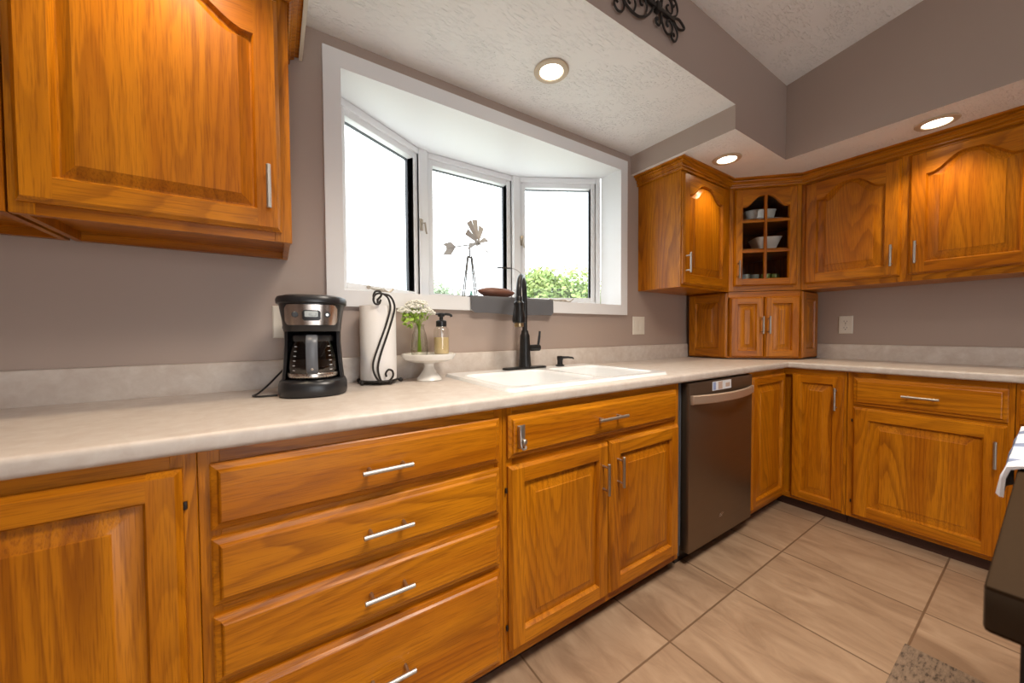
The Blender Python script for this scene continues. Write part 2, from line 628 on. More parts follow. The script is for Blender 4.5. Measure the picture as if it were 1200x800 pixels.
# window wall with its opening
WX0, WX1, WZ0, WZ1 = 0.108, 1.742, 1.262, 2.140
bm = B()
box(bm, -2.6, WX0, 0, 0.14, 0, 3.0); box(bm, WX1, 3.2, 0, 0.14, 0, 3.0)
box(bm, WX0, WX1, 0, 0.14, 0, WZ0); box(bm, WX0, WX1, 0, 0.14, WZ1, 3.0)
struct(obj('wall_north', bm, WALL, smooth=0))
bm = B(); box(bm, XR, XR + 0.1, -4.7, 0.0, 0, 3.6)
struct(obj('wall_east', bm, WALL, smooth=0))
# the other walls stand behind the camera; the south one has an opening added to let in fill light
bm = B()
box(bm, -2.7, -2.6, -4.7, 0.14, 0, 3.6)
struct(obj('wall_west', bm, WALL, smooth=0))
bm = B()
box(bm, -2.7, -0.7, -4.7, -4.6, 0, 3.6); box(bm, 0.7, 3.2, -4.7, -4.6, 0, 3.6); box(bm, -0.7, 0.7, -4.7, -4.6, 2.05, 3.6)
struct(obj('wall_south', bm, WALL, smooth=0))

def soffit(name, faces):
    """a dropped ceiling: list of boxes, undersides textured, sides painted"""
    bm = B()
    for b6 in faces:
        n0 = len(bm.faces)
        box(bm, *b6)
    for f in bm.faces:
        f.normal_update()
    bmesh.ops.recalc_face_normals(bm, faces=bm.faces)
    for f in bm.faces:
        f.material_index = 1 if f.normal.z < -0.5 else 0
    return struct(obj(name, bm, [WALL, CEIL], smooth=0))
soffit('ceiling_north', [(-2.6, 1.85, YF, 0.0, ZC, 3.0), (1.85, XR, YF, 0.0, ZS, 3.0)])
soffit('ceiling_east', [(XF, XR, -4.6, YF, ZS, 3.6)])
# the vaulted ceiling rises towards the room
bm = B()
def zv(y): return 2.557 + 0.168 * (YF - y)
ya, yb = YF + 0.05, -4.7
vs = [bm.verts.new(p) for p in ((-2.7, ya, zv(ya)), (XF + 0.05, ya, zv(ya)), (XF + 0.05, yb, zv(yb)), (-2.7, yb, zv(yb)),
                                (-2.7, ya, zv(ya) + .1), (XF + 0.05, ya, zv(ya) + .1), (XF + 0.05, yb, zv(yb) + .1), (-2.7, yb, zv(yb) + .1))]
for q in ((0, 1, 2, 3), (7, 6, 5, 4), (0, 4, 5, 1), (1, 5, 6, 2), (2, 6, 7, 3), (3, 7, 4, 0)):
    bm.faces.new([vs[i] for i in q])
struct(obj('ceiling', bm, CEIL, smooth=0))

# ------------------------------------------------------------------ bay window
BZ0, BZ1 = 1.272, 2.128      # seat top, head underside
PA, PB, PC, PD = (0.12, 0.15), (0.605, 0.43), (1.235, 0.43), (1.73, 0.15)
plan = [(WX0 + .004, 0.002), (WX1 - .004, 0.002), (WX1 - .004, 0.15), (1.30, 0.52), (0.54, 0.52), (WX0 + .004, 0.15)]
bm = B(); prism(bm, plan, BZ0 - 0.035, BZ0)
struct(obj('trim_3', bm, WHITE, smooth=0))
bm = B(); prism(bm, plan, BZ1, BZ1 + 0.04)
struct(obj('trim_2', bm, WHITE, smooth=0))
# casing round the opening and its jamb liners
bm = B()
TX0, TX1, TZ0, TZ1 = 0.0625, 1.796, 1.213, 2.191
cx0, cx1, cz0, cz1 = 0.124, 1.734, 1.276, 2.124
yc = -0.019
def casing(pts):
    a = [bm.verts.new((x, -0.001, z)) for x, z in pts]
    b = [bm.verts.new((x, yc, z)) for x, z in pts]
    bm.faces.new(b); bm.faces.new(list(reversed(a)))
    for i in range(4):
        j = (i + 1) % 4
        bm.faces.new((a[i], a[j], b[j], b[i]))
casing([(TX0, TZ0), (TX1, TZ0), (cx1, cz0), (cx0, cz0)])
casing([(TX1, TZ0), (TX1, TZ1), (cx1, cz1), (cx1, cz0)])
casing([(TX1, TZ1), (TX0, TZ1), (cx0, cz1), (cx1, cz1)])
casing([(TX0, TZ1), (TX0, TZ0), (cx0, cz0), (cx0, cz1)])
box(bm, WX0 + .001, cx0, -0.001, 0.15, BZ0, BZ1)
box(bm, cx1, WX1 - .001, -0.001, 0.15, BZ0, BZ1)
struct(obj('trim_1', bm, WHITE, smooth=0))

def bay_window(n, P, Q, lock_side, crank):
    dx, dy = Q[0] - P[0], Q[1] - P[1]
    ln, ang = math.hypot(dx, dy), math.atan2(dy, dx)
    r = D.objects.new('window_%d' % n, None)
    COL.objects.link(r)
    r.location = (P[0], P[1], BZ0)
    r.rotation_euler = (0, 0, ang)
    struct(r)
    H = BZ1 - BZ0
    def ring(bm, a, zb, zt, w, y0, y1, bev=0.003):
        box(bm, a, a + w, y0, y1, zb, zt, 0, bev); box(bm, ln - a - w, ln - a, y0, y1, zb, zt, 0, bev)
        box(bm, a + w, ln - a - w, y0, y1, zb, zb + w, 0, bev); box(bm, a + w, ln - a - w, y0, y1, zt - w, zt, 0, bev)
    bm = B(); ring(bm, 0.0, 0.001, H - 0.001, 0.032, 0.0, 0.085)
    obj('frame', bm, WHITE, r)
    bm = B(); ring(bm, 0.0305, 0.030, H - 0.0305, 0.033, 0.012, 0.052, 0.0015)
    sash = obj('sash', bm, WHITE, r)
    bm = B(); ring(bm, 0.0615, 0.061, H - 0.0615, 0.0045, 0.0525, 0.070, 0.0)
    obj('dark_edge', bm, GASKET, r)
    bm = B(); box(bm, 0.0635, ln - 0.0635, 0.0705, 0.0745, 0.0625, H - 0.064)
    obj('glass', bm, PANE, r)
    if lock_side:
        x = ln - 0.022 if lock_side > 0 else 0.040
        bm = B()
        box(bm, x - 0.012, x + 0.012, -0.010, -0.001, 0.405, 0.470, 0, 0.004)
        tube(bm, [(x - .004, -0.012, 0.44), (x + .002, -0.03, 0.445), (x + 0.006, -0.034, 0.40), (x + 0.012, -0.034, 0.385)], 0.005, 8)
        obj('sash_lock', bm, LOCKTAN, r)
    if crank:
        bm = B()
        c = ln * crank
        sphere(bm, (c, -0.006, 0.022), 0.02, 0, 2, (1.3, 0.7, 0.7))
        tube(bm, smooth_path([(c - 0.01, -0.012, 0.028), (c - 0.05, -0.02, 0.026), (c - 0.085, -0.025, 0.030)]), 0.006, 8)
        tube(bm, smooth_path([(c + 0.01, -0.012, 0.03), (c + 0.04, -0.02, 0.018), (c + 0.065, -0.026, 0.038)]), 0.005, 8)
        sphere(bm, (c - 0.088, -0.025, 0.030), 0.010)
        obj('crank_handle', bm, LOCKTAN, r, (0, 0, 0.018))
bay_window(1, PA, PB, 1, 0.42)
bay_window(2, PB, PC, 0, 0)
bay_window(3, PC, PD, -1, 0.55)
# posts at the two bends
for k, (px_, ) in enumerate((((0.605),), ((1.235),))):
    bm = B(); prism(bm, [(px_ - 0.028, 0.455), (px_ - .022, 0.418), (px_ + .022, 0.418), (px_ + 0.028, 0.455), (px_ + 0.02, 0.51), (px_ - 0.02, 0.51)], BZ0 + .001, BZ1 - .001)
    struct(obj('trim_%d' % (4 + k), bm, WHITE, smooth=0))

# ------------------------------------------------------------------ joinery builders
def arch_fn(rise):
    """cathedral arch over u in 0..1: flat shoulders, ogee, round crown"""
    def f(u):
        d = abs(u - 0.5) * 2
        if d > 0.92:
            return 0.0
        t = min(1.0, (1 - d / 0.92) * 1.22)
        return rise * t * t * (3 - 2 * t)
    return f

def ring_pts(x0, x1, z0, z1, f, y, corner, nt=28):
    """closed loop, CCW seen from the front; corners repeated thrice, 'corner' pulls the two
    helper points along the outer edge so that stiles run full height"""
    c = corner
    p = []
    p += [(x0, y, z0 + c), (x0, y, z0), (x0 + c, y, z0)]
    p += [(x1 - c, y, z0), (x1, y, z0), (x1, y, z0 + c)]
    zt = z1 + f(1.0)
    p += [(x1, y, zt - c), (x1, y, zt), (x1 - c, y, zt)]
    for i in range(1, nt):
        u = 1 - i / nt
        xx = (x0 + c) + u * (x1 - x0 - 2 * c)
        p.append((xx, y, z1 + f(u)))
    zt = z1 + f(0.0)
    p += [(x0 + c, y, zt), (x0, y, zt), (x0, y, zt - c)]
    return p

flat = lambda u: 0.0

def add_door(bm, w, h, sw=0.055, rise=0.0, open_panel=False, th=0.020, bw=0.034, rail=None, trail=None):
    """raised panel door centred on x and z, back at y=0, front at y=-th. slots: 0 up grain, 1 along grain"""
    rail = rail or sw
    X, Z = w / 2, h / 2
    f = arch_fn(rise) if rise else flat
    top_drop = rise
    trail = trail or (0.044 if rise else rail)
    e = 0.006
    ix, iz0, iz1 = X - sw, -Z + rail, Z - trail - top_drop
    def outer(a, y):
        return ring_pts(-X + a, X - a, -Z + a, Z - a, flat, y, max(sw - a, 0.001))
    def inner(a, y, at=None):
        return ring_pts(-ix + a, ix - a, iz0 + a, iz1 - (a if at is None else at), f, y, 0.0)
    back = outer(0, 0)
    rings = [back, outer(0, -th * 0.45), outer(e * 0.6, -th * 0.62), outer(e, -th * 0.80), outer(e * 1.6, -th), inner(0, -th)]
    n = len(back)
    vr = [[bm.verts.new(p) for p in r] for r in rings]
    def face(vs, mi):
        u = []
        for v in vs:
            if all((v.co - q.co).length > 1e-7 for q in u):
                u.append(v)
        if len(u) >= 3:
            try:
                bm.faces.new(u).material_index = mi
            except ValueError:
                pass
    def grain(i):
        # index ranges of the bottom and top rails along the loop
        return 1 if (i == 2 or 8 <= i < n - 3) else 0
    for k in range(len(vr) - 1):
        for i in range(n):
            j = (i + 1) % n
            face((vr[k][i], vr[k][j], vr[k + 1][j], vr[k + 1][i]), grain(i))
    more = [inner(0.004, -th * 0.72), inner(0.007, -th * 0.32)]
    if open_panel:
        more = [inner(0.004, -th * 0.72), inner(0.005, 0.0)]
    else:
        bt = bw * (0.3 if rise else 1.0)
        more += [inner(0.011, -th * 0.32), inner(0.011 + bw, -th * 0.86, 0.011 + bt), inner(0.013 + bw, -th * 0.96, 0.013 + bt)]
    prev = vr[-1]
    for r in more:
        cur = [bm.verts.new(p) for p in r]
        for i in range(n):
            j = (i + 1) % n
            face((prev[i], prev[j], cur[j], cur[i]), 0)
        prev = cur
    if open_panel:
        for i in range(n):
            j = (i + 1) % n
            face((prev[i], prev[j], vr[0][j], vr[0][i]), 0)
    else:
        u = []
        for v in prev:
            if not u or (v.co - u[-1].co).length > 1e-7:
                u.append(v)
        if (u[0].co - u[-1].co).length < 1e-7:
            u.pop()
        bm.faces.new(u).material_index = 0
        bu = []
        for v in vr[0]:
            bu.append(v)
        bm.faces.new(list(reversed(bu))).material_index = 0
    return (-ix, ix, iz0, iz1, f)

def pull(parent, x, z, y, ln=0.128, vertical=True, over=0.016):
    bm = B()
    st, r = 0.030, 0.0058
    a, b = -ln / 2 - over, ln / 2 + over
    P = (lambda t, d: (0, -d, t)) if vertical else (lambda t, d: (t, -d, 0))
    tube(bm, [P(a, st), P(a + .001, st), P(b - .001, st), P(b, st)], [r * .8, r, r, r * .8], 12)
    for t in (-ln / 2, ln / 2):
        cyl(bm, P(t, 0.0), P(t, st), 0.0045, n=10)
    return obj('handle', bm, NICKEL, parent, (x, y, z))

def door(parent, x0, x1, z0, z1, y, rise=0.0, handle=None, hinges=None, sw=0.055, bw=0.034, hlen=0.092, rail=None):
    bm = B()
    w, h = x1 - x0, z1 - z0
    add_door(bm, w, h, sw, rise, bw=bw, rail=rail)
    d = obj('door', bm, WOOD, parent, ((x0 + x1) / 2, y, (z0 + z1) / 2), smooth=25)
    if handle:
        pull(d, handle[0] - (x0 + x1) / 2, handle[1] - (z0 + z1) / 2, -0.020, hlen)
    if hinges:
        for zz in (z0 + 0.075, z1 - 0.075):
            bm = B()
            xx = hinges - (x0 + x1) / 2
            box(bm, xx - 0.003, xx + 0.003, -0.008, -0.002, -0.008, 0.008, 0, 0.001)
            obj('hinge', bm, HINGE, d, (0, 0, zz - (z0 + z1) / 2))
    return d

def drawer(parent, x0, x1, z0, z1, y, handle=None, hlen=0.096, over=0.022):
    bm = B()
    X, Z, th = (x1 - x0) / 2, (z1 - z0) / 2, 0.020
    steps = [(0, 0), (0, -th * .45), (0.003, -th * .55), (0.008, -th * .62), (0.012, -th * .66), (0.016, -th * .93), (0.019, -th)]
    rings = [[(-X + a, yy, -Z + a), (X - a, yy, -Z + a), (X - a, yy, Z - a), (-X + a, yy, Z - a)] for a, yy in steps]
    loft(bm, rings, 1)
    d = obj('drawer', bm, WOOD, parent, ((x0 + x1) / 2, y, (z0 + z1) / 2), smooth=15)
    if handle:
        pull(d, handle[0] - (x0 + x1) / 2, handle[1] - (z0 + z1) / 2, -th, hlen, False, over)
    return d

def face_frame(parent, x0, x1, z0, z1, y, stiles, rails, d=0.019):
    """stiles: (xa, xb); rails: (xa, xb, za, zb)"""
    bm = B()
    for a, b in stiles:
        box(bm, a, b, y, y + d, z0, z1, 0, 0.001, 1)
    for a, b, c, e in rails:
        box(bm, a, b, y + 0.0004, y + d - .0004, c, e, 1)
    return obj('face_frame', bm, WOOD, parent, smooth=0)

def carcass(parent, x0, x1, y0, y1, z0, z1, t=0.015, floor_up=0.0, mats=None):
    """five boards: two sides, bottom, top, back"""
    bm = B()
    box(bm, x0, x0 + t, y0, y1, z0, z1, 0); box(bm, x1 - t, x1, y0, y1, z0, z1, 0)
    box(bm, x0 + t, x1 - t, y0, y1, z0 + floor_up, z0 + floor_up + t, 1)
    box(bm, x0 + t, x1 - t, y0, y1, z1 - t, z1, 1)
    box(bm, x0 + t, x1 - t, y1 - 0.008, y1, z0 + floor_up + t, z1 - t, 0)
    if floor_up:
        box(bm, x0 + t, x1 - t, y1 - 0.018, y1, z0, z0 + floor_up, 1)
    return obj('carcass', bm, WOOD, parent, smooth=0)

def sweep(bm, path, prof, mi=0):
    """mitred moulding: path = plan points, prof = (outward, height); outward is to the right of travel"""
    n = len(path)
    rings = []
    for i in range(n):
        p = Vector((*path[i], 0))
        def nrm(a, b):
            d = (Vector((*b, 0)) - Vector((*a, 0))).normalized()
            return Vector((d.y, -d.x, 0))
        if i == 0:
            m = nrm(path[0], path[1])
        elif i == n - 1:
            m = nrm(path[-2], path[-1])
        else:
            n1, n2 = nrm(path[i - 1], path[i]), nrm(path[i], path[i + 1])
            m = (n1 + n2)
            m = m / (m.dot(n1))
        rings.append([p + m * o + Vector((0, 0, z)) for o, z in prof])
    loft(bm, rings, mi)
CROWN = [(0.0, -0.002), (0.006, -0.006), (0.011, -0.002), (0.011, 0.003), (0.005, 0.006), (0.007, 0.012), (0.016, 0.015), (0.017, 0.020), (0.011, 0.023), (0.018, 0.031), (0.030, 0.036), (0.031, 0.041), (0.025, 0.044), (0.036, 0.047), (0.045, 0.049), (0.045, 0.058), (0.0, 0.058)]

# ------------------------------------------------------------------ base cabinets along the window wall
ZB, ZT = 0.062, 0.875
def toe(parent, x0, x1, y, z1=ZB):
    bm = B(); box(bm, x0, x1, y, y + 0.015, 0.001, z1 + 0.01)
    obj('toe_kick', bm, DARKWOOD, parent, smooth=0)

c = thing('base_cabinet', 'oak base cabinet left of the four-drawer stack, one raised-panel door', 'cabinet', (-0.86, 0, 0))
W = 0.618
carcass(c, 0, W, -0.585, -0.004, ZB, ZT)
face_frame(c, 0, W, ZB, ZT, -0.605, [(0, .04), (W - .04, W)], [(.04, W - .04, ZT - .045, ZT), (.04, W - .04, ZB, ZB + .045)])
door(c, 0.03, 0.597, 0.095, 0.846, -0.605, hinges=0.600, sw=0.050)
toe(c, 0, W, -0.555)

c = thing('drawer_cabinet', 'oak base cabinet with four wide drawers below the coffee maker', 'cabinet', (-0.241, 0, 0))
W = 0.720
carcass(c, 0, W, -0.585, -0.004, ZB, ZT)
zs = [(0.709, 0.846, .775), (0.552, 0.692, .621), (0.391, 0.531, .462), (0.085, 0.373, .238)]
face_frame(c, 0, W, ZB, ZT, -0.605, [(0, .035), (W - .03, W)],
           [(.035, W - .03, ZT - .045, ZT), (.035, W - .03, .685, .715), (.035, W - .03, .525, .558), (.035, W - .03, .366, .398), (.035, W - .03, ZB, ZB + .04)])
for z0, z1, zh in zs:
    drawer(c, 0.019, 0.703, z0, z1, -0.605, (0.363, zh), 0.082, 0.020)
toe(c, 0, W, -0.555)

c = thing('sink_cabinet', 'oak sink base cabinet with a wide false drawer over two doors', 'cabinet', (0.480, 0, 0))
W = 0.942
carcass(c, 0, W, -0.585, -0.004, ZB, 0.70)
face_frame(c, 0, W, ZB, ZT, -0.605, [(0, .035), (W - .035, W)],
           [(.035, W - .035, ZT - .045, ZT), (.035, W - .035, .675, .725), (.035, W - .035, ZB, ZB + .045)])
drawer(c, 0.014, 0.910, 0.713, 0.849, -0.605, (0.458, 0.788), 0.096, 0.030)
door(c, 0.014, 0.464, 0.098, 0.688, -0.605, 0, (0.428, 0.564), 0.009, hlen=0.086)
door(c, 0.471, 0.922, 0.098, 0.690, -0.605, 0, (0.510, 0.574), None, hlen=0.086)
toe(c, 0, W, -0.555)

# ------------------------------------------------------------------ corner base cabinet (window wall side and east side)
EF = 2.575   # east face frame plane
c = thing('corner_cabinet', 'oak corner base cabinet with folding door between dishwasher and right-hand drawer cabinet', 'cabinet', (0, 0, 0))
bm = B()
prism(bm, [(2.100, -0.004), (3.095, -0.004), (3.095, -0.905), (EF + 0.02, -0.905), (EF + 0.02, -0.585), (2.100, -0.585)], ZB, ZT, 0)
obj('carcass', bm, WOOD, c, smooth=0)
bm = B()
box(bm, 2.098, 2.118, -0.605, -0.586, ZB, ZT, 0); box(bm, 2.118, EF + .019, -0.605, -0.586, ZT - .04, ZT, 1); box(bm, 2.118, EF + .019, -0.605, -0.586, ZB, ZB + .035, 1)
box(bm, EF, EF + 0.019, -0.905, -0.885, ZB, ZT, 0); box(bm, EF, EF + 0.019, -0.885, -0.605, ZT - .04, ZT, 2); box(bm, EF, EF + 0.019, -0.885, -0.605, ZB, ZB + .03, 2)
obj('face_frame', bm, WOOD, c, smooth=0)
dw = door(c, 2.112, 2.546, 0.092, 0.846, -0.605, 0, None, 2.109, sw=0.045)
bm = B(); box(bm, 2.14, EF + 0.05, -0.560, -0.545, 0.001, ZB + .01); box(bm, EF + 0.035, EF + 0.05, -0.905, -0.560, 0.001, ZB + .01)
obj('toe_kick', bm, DARKWOOD, c, smooth=0)
bm = B()
add_door(bm, 0.244, 0.764, 0.045)
d2 = obj('door', bm, WOOD, c, (EF, -0.770, 0.460), -PI / 2, smooth=25)
pull(d2, 0.092, 0.257, -0.020, 0.096)

# ------------------------------------------------------------------ base cabinets along the east wall
def east_base(y0, w, label, name='base_cabinet', full=True):
    c = thing(name, label, 'cabinet', (XR, y0, 0), -PI / 2)
    fy = -(XR - EF)
    carcass(c, 0, w, fy + 0.02, -0.004, ZB, ZT)
    face_frame(c, 0, w, ZB, ZT, fy, [(0, .028), (w - .02, w)],
               [(.028, w - .02, ZT - .04, ZT), (.028, w - .02, .672, .705), (.028, w - .02, ZB, ZB + .03)])
    toe(c, 0, w, fy + 0.035)
    return c, fy
c, fy = east_base(-0.907, 0.548, 'oak base cabinet with one drawer over a wide door, right of the corner cabinet')
drawer(c, 0.026, 0.531, 0.698, 0.847, fy, (0.276, 0.771), 0.086, 0.020)
door(c, 0.026, 0.531, 0.080, 0.682, fy, 0, (0.501, 0.553), 0.021, sw=0.062, hlen=0.090)
c, fy = east_base(-1.457, 0.560, 'oak base cabinet cut off by the right edge of the photo', 'base_cabinet')
drawer(c, 0.010, 0.530, 0.698, 0.847, fy, (0.27, 0.771), 0.086, 0.020)
door(c, 0.010, 0.530, 0.080, 0.682, fy, 0, (0.06, 0.553))

# ------------------------------------------------------------------ countertop
SX0, SX1, SY0, SY1 = 0.540, 1.362, -0.565, -0.085     # hole for the sink
CT0, CT1 = 0.8765, 0.914
bm = B()
CX = [-1.25, SX0, SX1, 2.54, 3.097]
CY = [-2.02, -0.635, SY0, SY1, -0.003]
vg = {}
def V(x, y):
    k = (x, y)
    if k not in vg:
        vg[k] = bm.verts.new((x, y, CT1))
    return vg[k]
for i in range(4):
    for j in range(4):
        if j == 0 and i < 3:
            continue
        if i == 1 and j == 2:
            continue
        bm.faces.new((V(CX[i], CY[j]), V(CX[i + 1], CY[j]), V(CX[i + 1], CY[j + 1]), V(CX[i], CY[j + 1])))
r = bmesh.ops.extrude_face_region(bm, geom=list(bm.faces))
for g in r['geom']:
    if isinstance(g, bmesh.types.BMVert):
        g.co.z = CT0
bmesh.ops.recalc_face_normals(bm, faces=bm.faces)
es = []
for e in bm.edges:
    a, b = e.verts
    if abs(a.co.z - b.co.z) > 1e-6:
        continue
    on_n = all(abs(v.co.y + 0.635) < 1e-5 and v.co.x < 2.541 for v in e.verts)
    on_e = all(abs(v.co.x - 2.54) < 1e-5 and v.co.y < -0.634 for v in e.verts)
    if on_n or on_e:
        es.append(e)
bmesh.ops.bevel(bm, geom=es, offset=0.011, segments=4, profile=0.5, affect='EDGES')
ct = obj('countertop', bm, LAM, smooth=40)
tag(ct, 'long pale beige laminate countertop turning the corner from the window wall', 'countertop')
bm = B()
prof = [(0, 0), (0, 0.092), (0.004, 0.098), (0.010, 0.099), (0.018, 0.099), (0.018, 0)]
sweep(bm, [(2.485, -0.021), (-1.25, -0.021)], prof)
sweep(bm, [(3.079, -2.02), (3.079, -0.62)], prof)
obj('backsplash', bm, LAM, ct, (0, 0, 0.9142), smooth=40)

# ------------------------------------------------------------------ upper cabinets
UB = 1.375
c = thing('wall_cabinet', 'oak wall cabinet with arched door and crown left of the window', 'cabinet', (-0.578, 0, 0))
W = 0.520
carcass(c, 0.004, W - 0.004, -0.290, -0.003, UB, 2.085, floor_up=0.024)
face_frame(c, 0, W, UB - .002, 2.085, -0.309, [(0, .038), (W - .042, W)], [(.038, W - .042, UB - .002, UB + .034), (.038, W - .042, 2.03, 2.085)])
door(c, 0.014, 0.495, 1.398, 2.045, -0.309, 0.075, (0.466, 1.511), hlen=0.086, sw=0.056, bw=0.022)
bm = B(); sweep(bm, [(0.0, -0.309), (W, -0.309), (W, -0.003)], [(o, z + 2.066) for o, z in CROWN], 1)
k = obj('crown_molding', bm, WOOD, c, smooth=0)
bm = B(); sweep(bm, [(0.0, -0.353), (W + .044, -0.353), (W + .044, -0.003)], [(0.0005, 2.106), (0.012, 2.106), (0.012, 2.245), (0.0005, 2.245)])
obj('filler_strip', bm, CREAM, c, smooth=0)

c = thing('wall_cabinet', 'oak wall cabinet cut off by the left edge of the photo', 'cabinet', (-1.200, 0, 0))
W = 0.618
carcass(c, 0.004, W - 0.004, -0.290, -0.003, UB, 2.085, floor_up=0.024)
face_frame(c, 0, W, UB - .002, 2.085, -0.309, [(0, .038), (W - .038, W)], [(.038, W - .038, UB - .002, UB + .034), (.038, W - .038, 2.03, 2.085)])
door(c, 0.02, 0.598, 1.398, 2.045, -0.309, 0.075, (0.06, 1.511), hlen=0.086, sw=0.060, bw=0.040)
bm = B(); sweep(bm, [(0.0, -0.309), (W, -0.309)], [(o, z + 2.066) for o, z in CROWN], 1)
obj('crown_molding', bm, WOOD, c, smooth=0)

c = thing('wall_cabinet', 'narrow oak wall cabinet with arched door between window and glass-door corner cabinet', 'cabinet', (1.920, 0, 0))
W = 0.568
carcass(c, 0.004, W - 0.002, -0.286, -0.003, UB, 2.085)
face_frame(c, 0, W, UB - .002, 2.085, -0.305, [(0, .034), (W - .066, W)], [(.034, W - .066, UB - .002, UB + .034), (.034, W - .066, 2.03, 2.085)])
door(c, 0.006, 0.506, 1.390, 2.050, -0.305, 0.075, (0.026, 1.512), hlen=0.086, sw=0.058, bw=0.036)
bm = B(); sweep(bm, [(0.0, -0.003), (0.0, -0.305), (W, -0.305)], [(o, z + 2.0655) for o, z in CROWN], 1)
obj('crown_molding', bm, WOOD, c, smooth=0)

c = thing('wall_cabinet', 'long oak wall cabinet with two arched doors on the right-hand wall', 'cabinet', (XR, -0.612, 0), -PI / 2)
W = 0.916
fy = -0.305
carcass(c, 0.004, W - 0.002, fy + .019, -0.003, UB, 2.085)
face_frame(c, 0, W, UB - .002, 2.085, fy, [(0, .034), (0.434, 0.496), (W - .034, W)],
           [(.034, .434, UB - .002, UB + .036), (.496, W - .034, UB - .002, UB + .036), (.034, .434, 2.03, 2.085), (.496, W - .034, 2.03, 2.085)])
door(c, 0.020, 0.450, 1.408, 2.050, fy, 0.075, (0.419, 1.520), hlen=0.086, sw=0.060, bw=0.036)
door(c, 0.480, 0.900, 1.408, 2.050, fy, 0.075, (0.509, 1.522), hlen=0.086, sw=0.060, bw=0.036)
bm = B(); sweep(bm, [(0.0, fy), (W, fy)], [(o, z + 2.0655) for o, z in CROWN], 1)
obj('crown_molding', bm, WOOD, c, smooth=0)
c = thing('wall_cabinet', 'oak wall cabinet past the right edge of the photo, beside the two-door one', 'cabinet', (XR, -1.530, 0), -PI / 2)
W = 0.45
carcass(c, 0.004, W - 0.002, fy + .019, -0.003, UB, 2.085)
face_frame(c, 0, W, UB - .002, 2.085, fy, [(0, .034), (W - .034, W)], [(.034, W - .034, UB - .002, UB + .036), (.034, W - .034, 2.03, 2.085)])
door(c, 0.020, 0.43, 1.408, 2.050, fy, 0.075, (0.05, 1.520), hlen=0.086, sw=0.060, bw=0.036)
bm = B(); sweep(bm, [(0.0, fy), (W, fy)], [(o, z + 2.0655) for o, z in CROWN], 1)
obj('crown_molding', bm, WOOD, c, smooth=0)

# glass-door corner cabinet; local x runs along its diagonal face
Q0 = (2.4905, -0.305)
DWD = 0.4313
def w2l(x, y):      # plan point of the room to the local frame of the diagonal
    dx, dy = x - Q0[0], y - Q0[1]
    s = math.sqrt(.5)
    return (s * (dx - dy), s * (dx + dy))
c = thing('corner_wall_cabinet', 'oak corner wall cabinet with glass door of six panes, dishes inside', 'cabinet', (*Q0, 0), -PI / 4)
gx = c
poly_w = [(2.4905, -0.003), (2.4905, -0.305), (2.7955, -0.610), (3.097, -0.610), (3.097, -0.003)]
PL = [w2l(*p) for p in poly_w]
def shrink(poly, t):
    n = len(poly); out = []
    cx = sum(p[0] for p in poly) / n; cy = sum(p[1] for p in poly) / n
    for p in poly:
        d = Vector((p[0] - cx, p[1] - cy)); l = d.length
        out.append((cx + d.x * (l - t) / l, cy + d.y * (l - t) / l))
    return out
bm = B()
def wallboard(a, b, z0, z1, t=0.012, mi=0):
    d = Vector((b[0] - a[0], b[1] - a[1])).normalized()
    n = Vector((d.y, -d.x))
    prism(bm, [a, b, (b[0] + n.x * t, b[1] + n.y * t), (a[0] + n.x * t, a[1] + n.y * t)], z0, z1, mi)
cen = Vector((sum(p[0] for p in PL) / 5, sum(p[1] for p in PL) / 5))
for i in (0, 2, 3, 4):
    a, b = PL[i], PL[(i + 1) % 5]
    d = Vector((b[0] - a[0], b[1] - a[1])).normalized()
    n = Vector((d.y, -d.x))
    if n.dot(cen - Vector(a)) < 0:
        a, b = b, a
    wallboard(a, b, UB, 2.085)
SPL = shrink(PL, 0.018)
SPL[1] = (SPL[1][0], 0.02); SPL[2] = (SPL[2][0], 0.02)
for z in (UB + .025, 1.648, 1.848, 2.070):
    prism(bm, SPL, z, z + 0.014, 1)
obj('carcass', bm, WOOD, c, smooth=0)
face_frame(c, 0, DWD, UB, 2.085, 0.0, [(0.001, .042), (DWD - .042, DWD - .001)], [(.042, DWD - .042, UB, UB + .05), (.042, DWD - .042, 2.035, 2.085)])
bm = B()
dx0, dx1, dz0, dz1 = 0.028, 0.403, 1.408, 2.056
ix0, ix1, iz0, iz1, fa = add_door(bm, dx1 - dx0, dz1 - dz0, 0.047, 0.072, open_panel=True, rail=0.045, trail=0.048)
zc = (dz0 + dz1) / 2
box(bm, -0.0085, 0.0085, -0.018, -0.002, iz0, iz1 + fa(0.5) + 0.002, 0, 0.002, 1)
for zz in (1.638, 1.838):
    box(bm, ix0, -0.0085, -0.018, -0.003, zz - zc - 0.0085, zz - zc + 0.0085, 1, 0.002, 1)
    box(bm, 0.0085, ix1, -0.018, -0.003, zz - zc - 0.0085, zz - zc + 0.0085, 1, 0.002, 1)
gd = obj('door', bm, WOOD, c, ((dx0 + dx1) / 2, 0, zc), smooth=25)
bm = B(); box(bm, ix0 + .001, ix1 - .001, -0.0015, 0.001, iz0 + .001, iz1 + 0.065)
obj('glass', bm, CABGLASS, gd)
pull(gd, 0.050 - (dx0 + dx1) / 2, 1.517 - zc, -0.02, 0.086)
bm = B(); sweep(bm, [(0.0, 0.0), (DWD, 0.0)], [(o, z + 2.0655) for o, z in CROWN], 1)
obj('crown_molding', bm, WOOD, c, smooth=0)

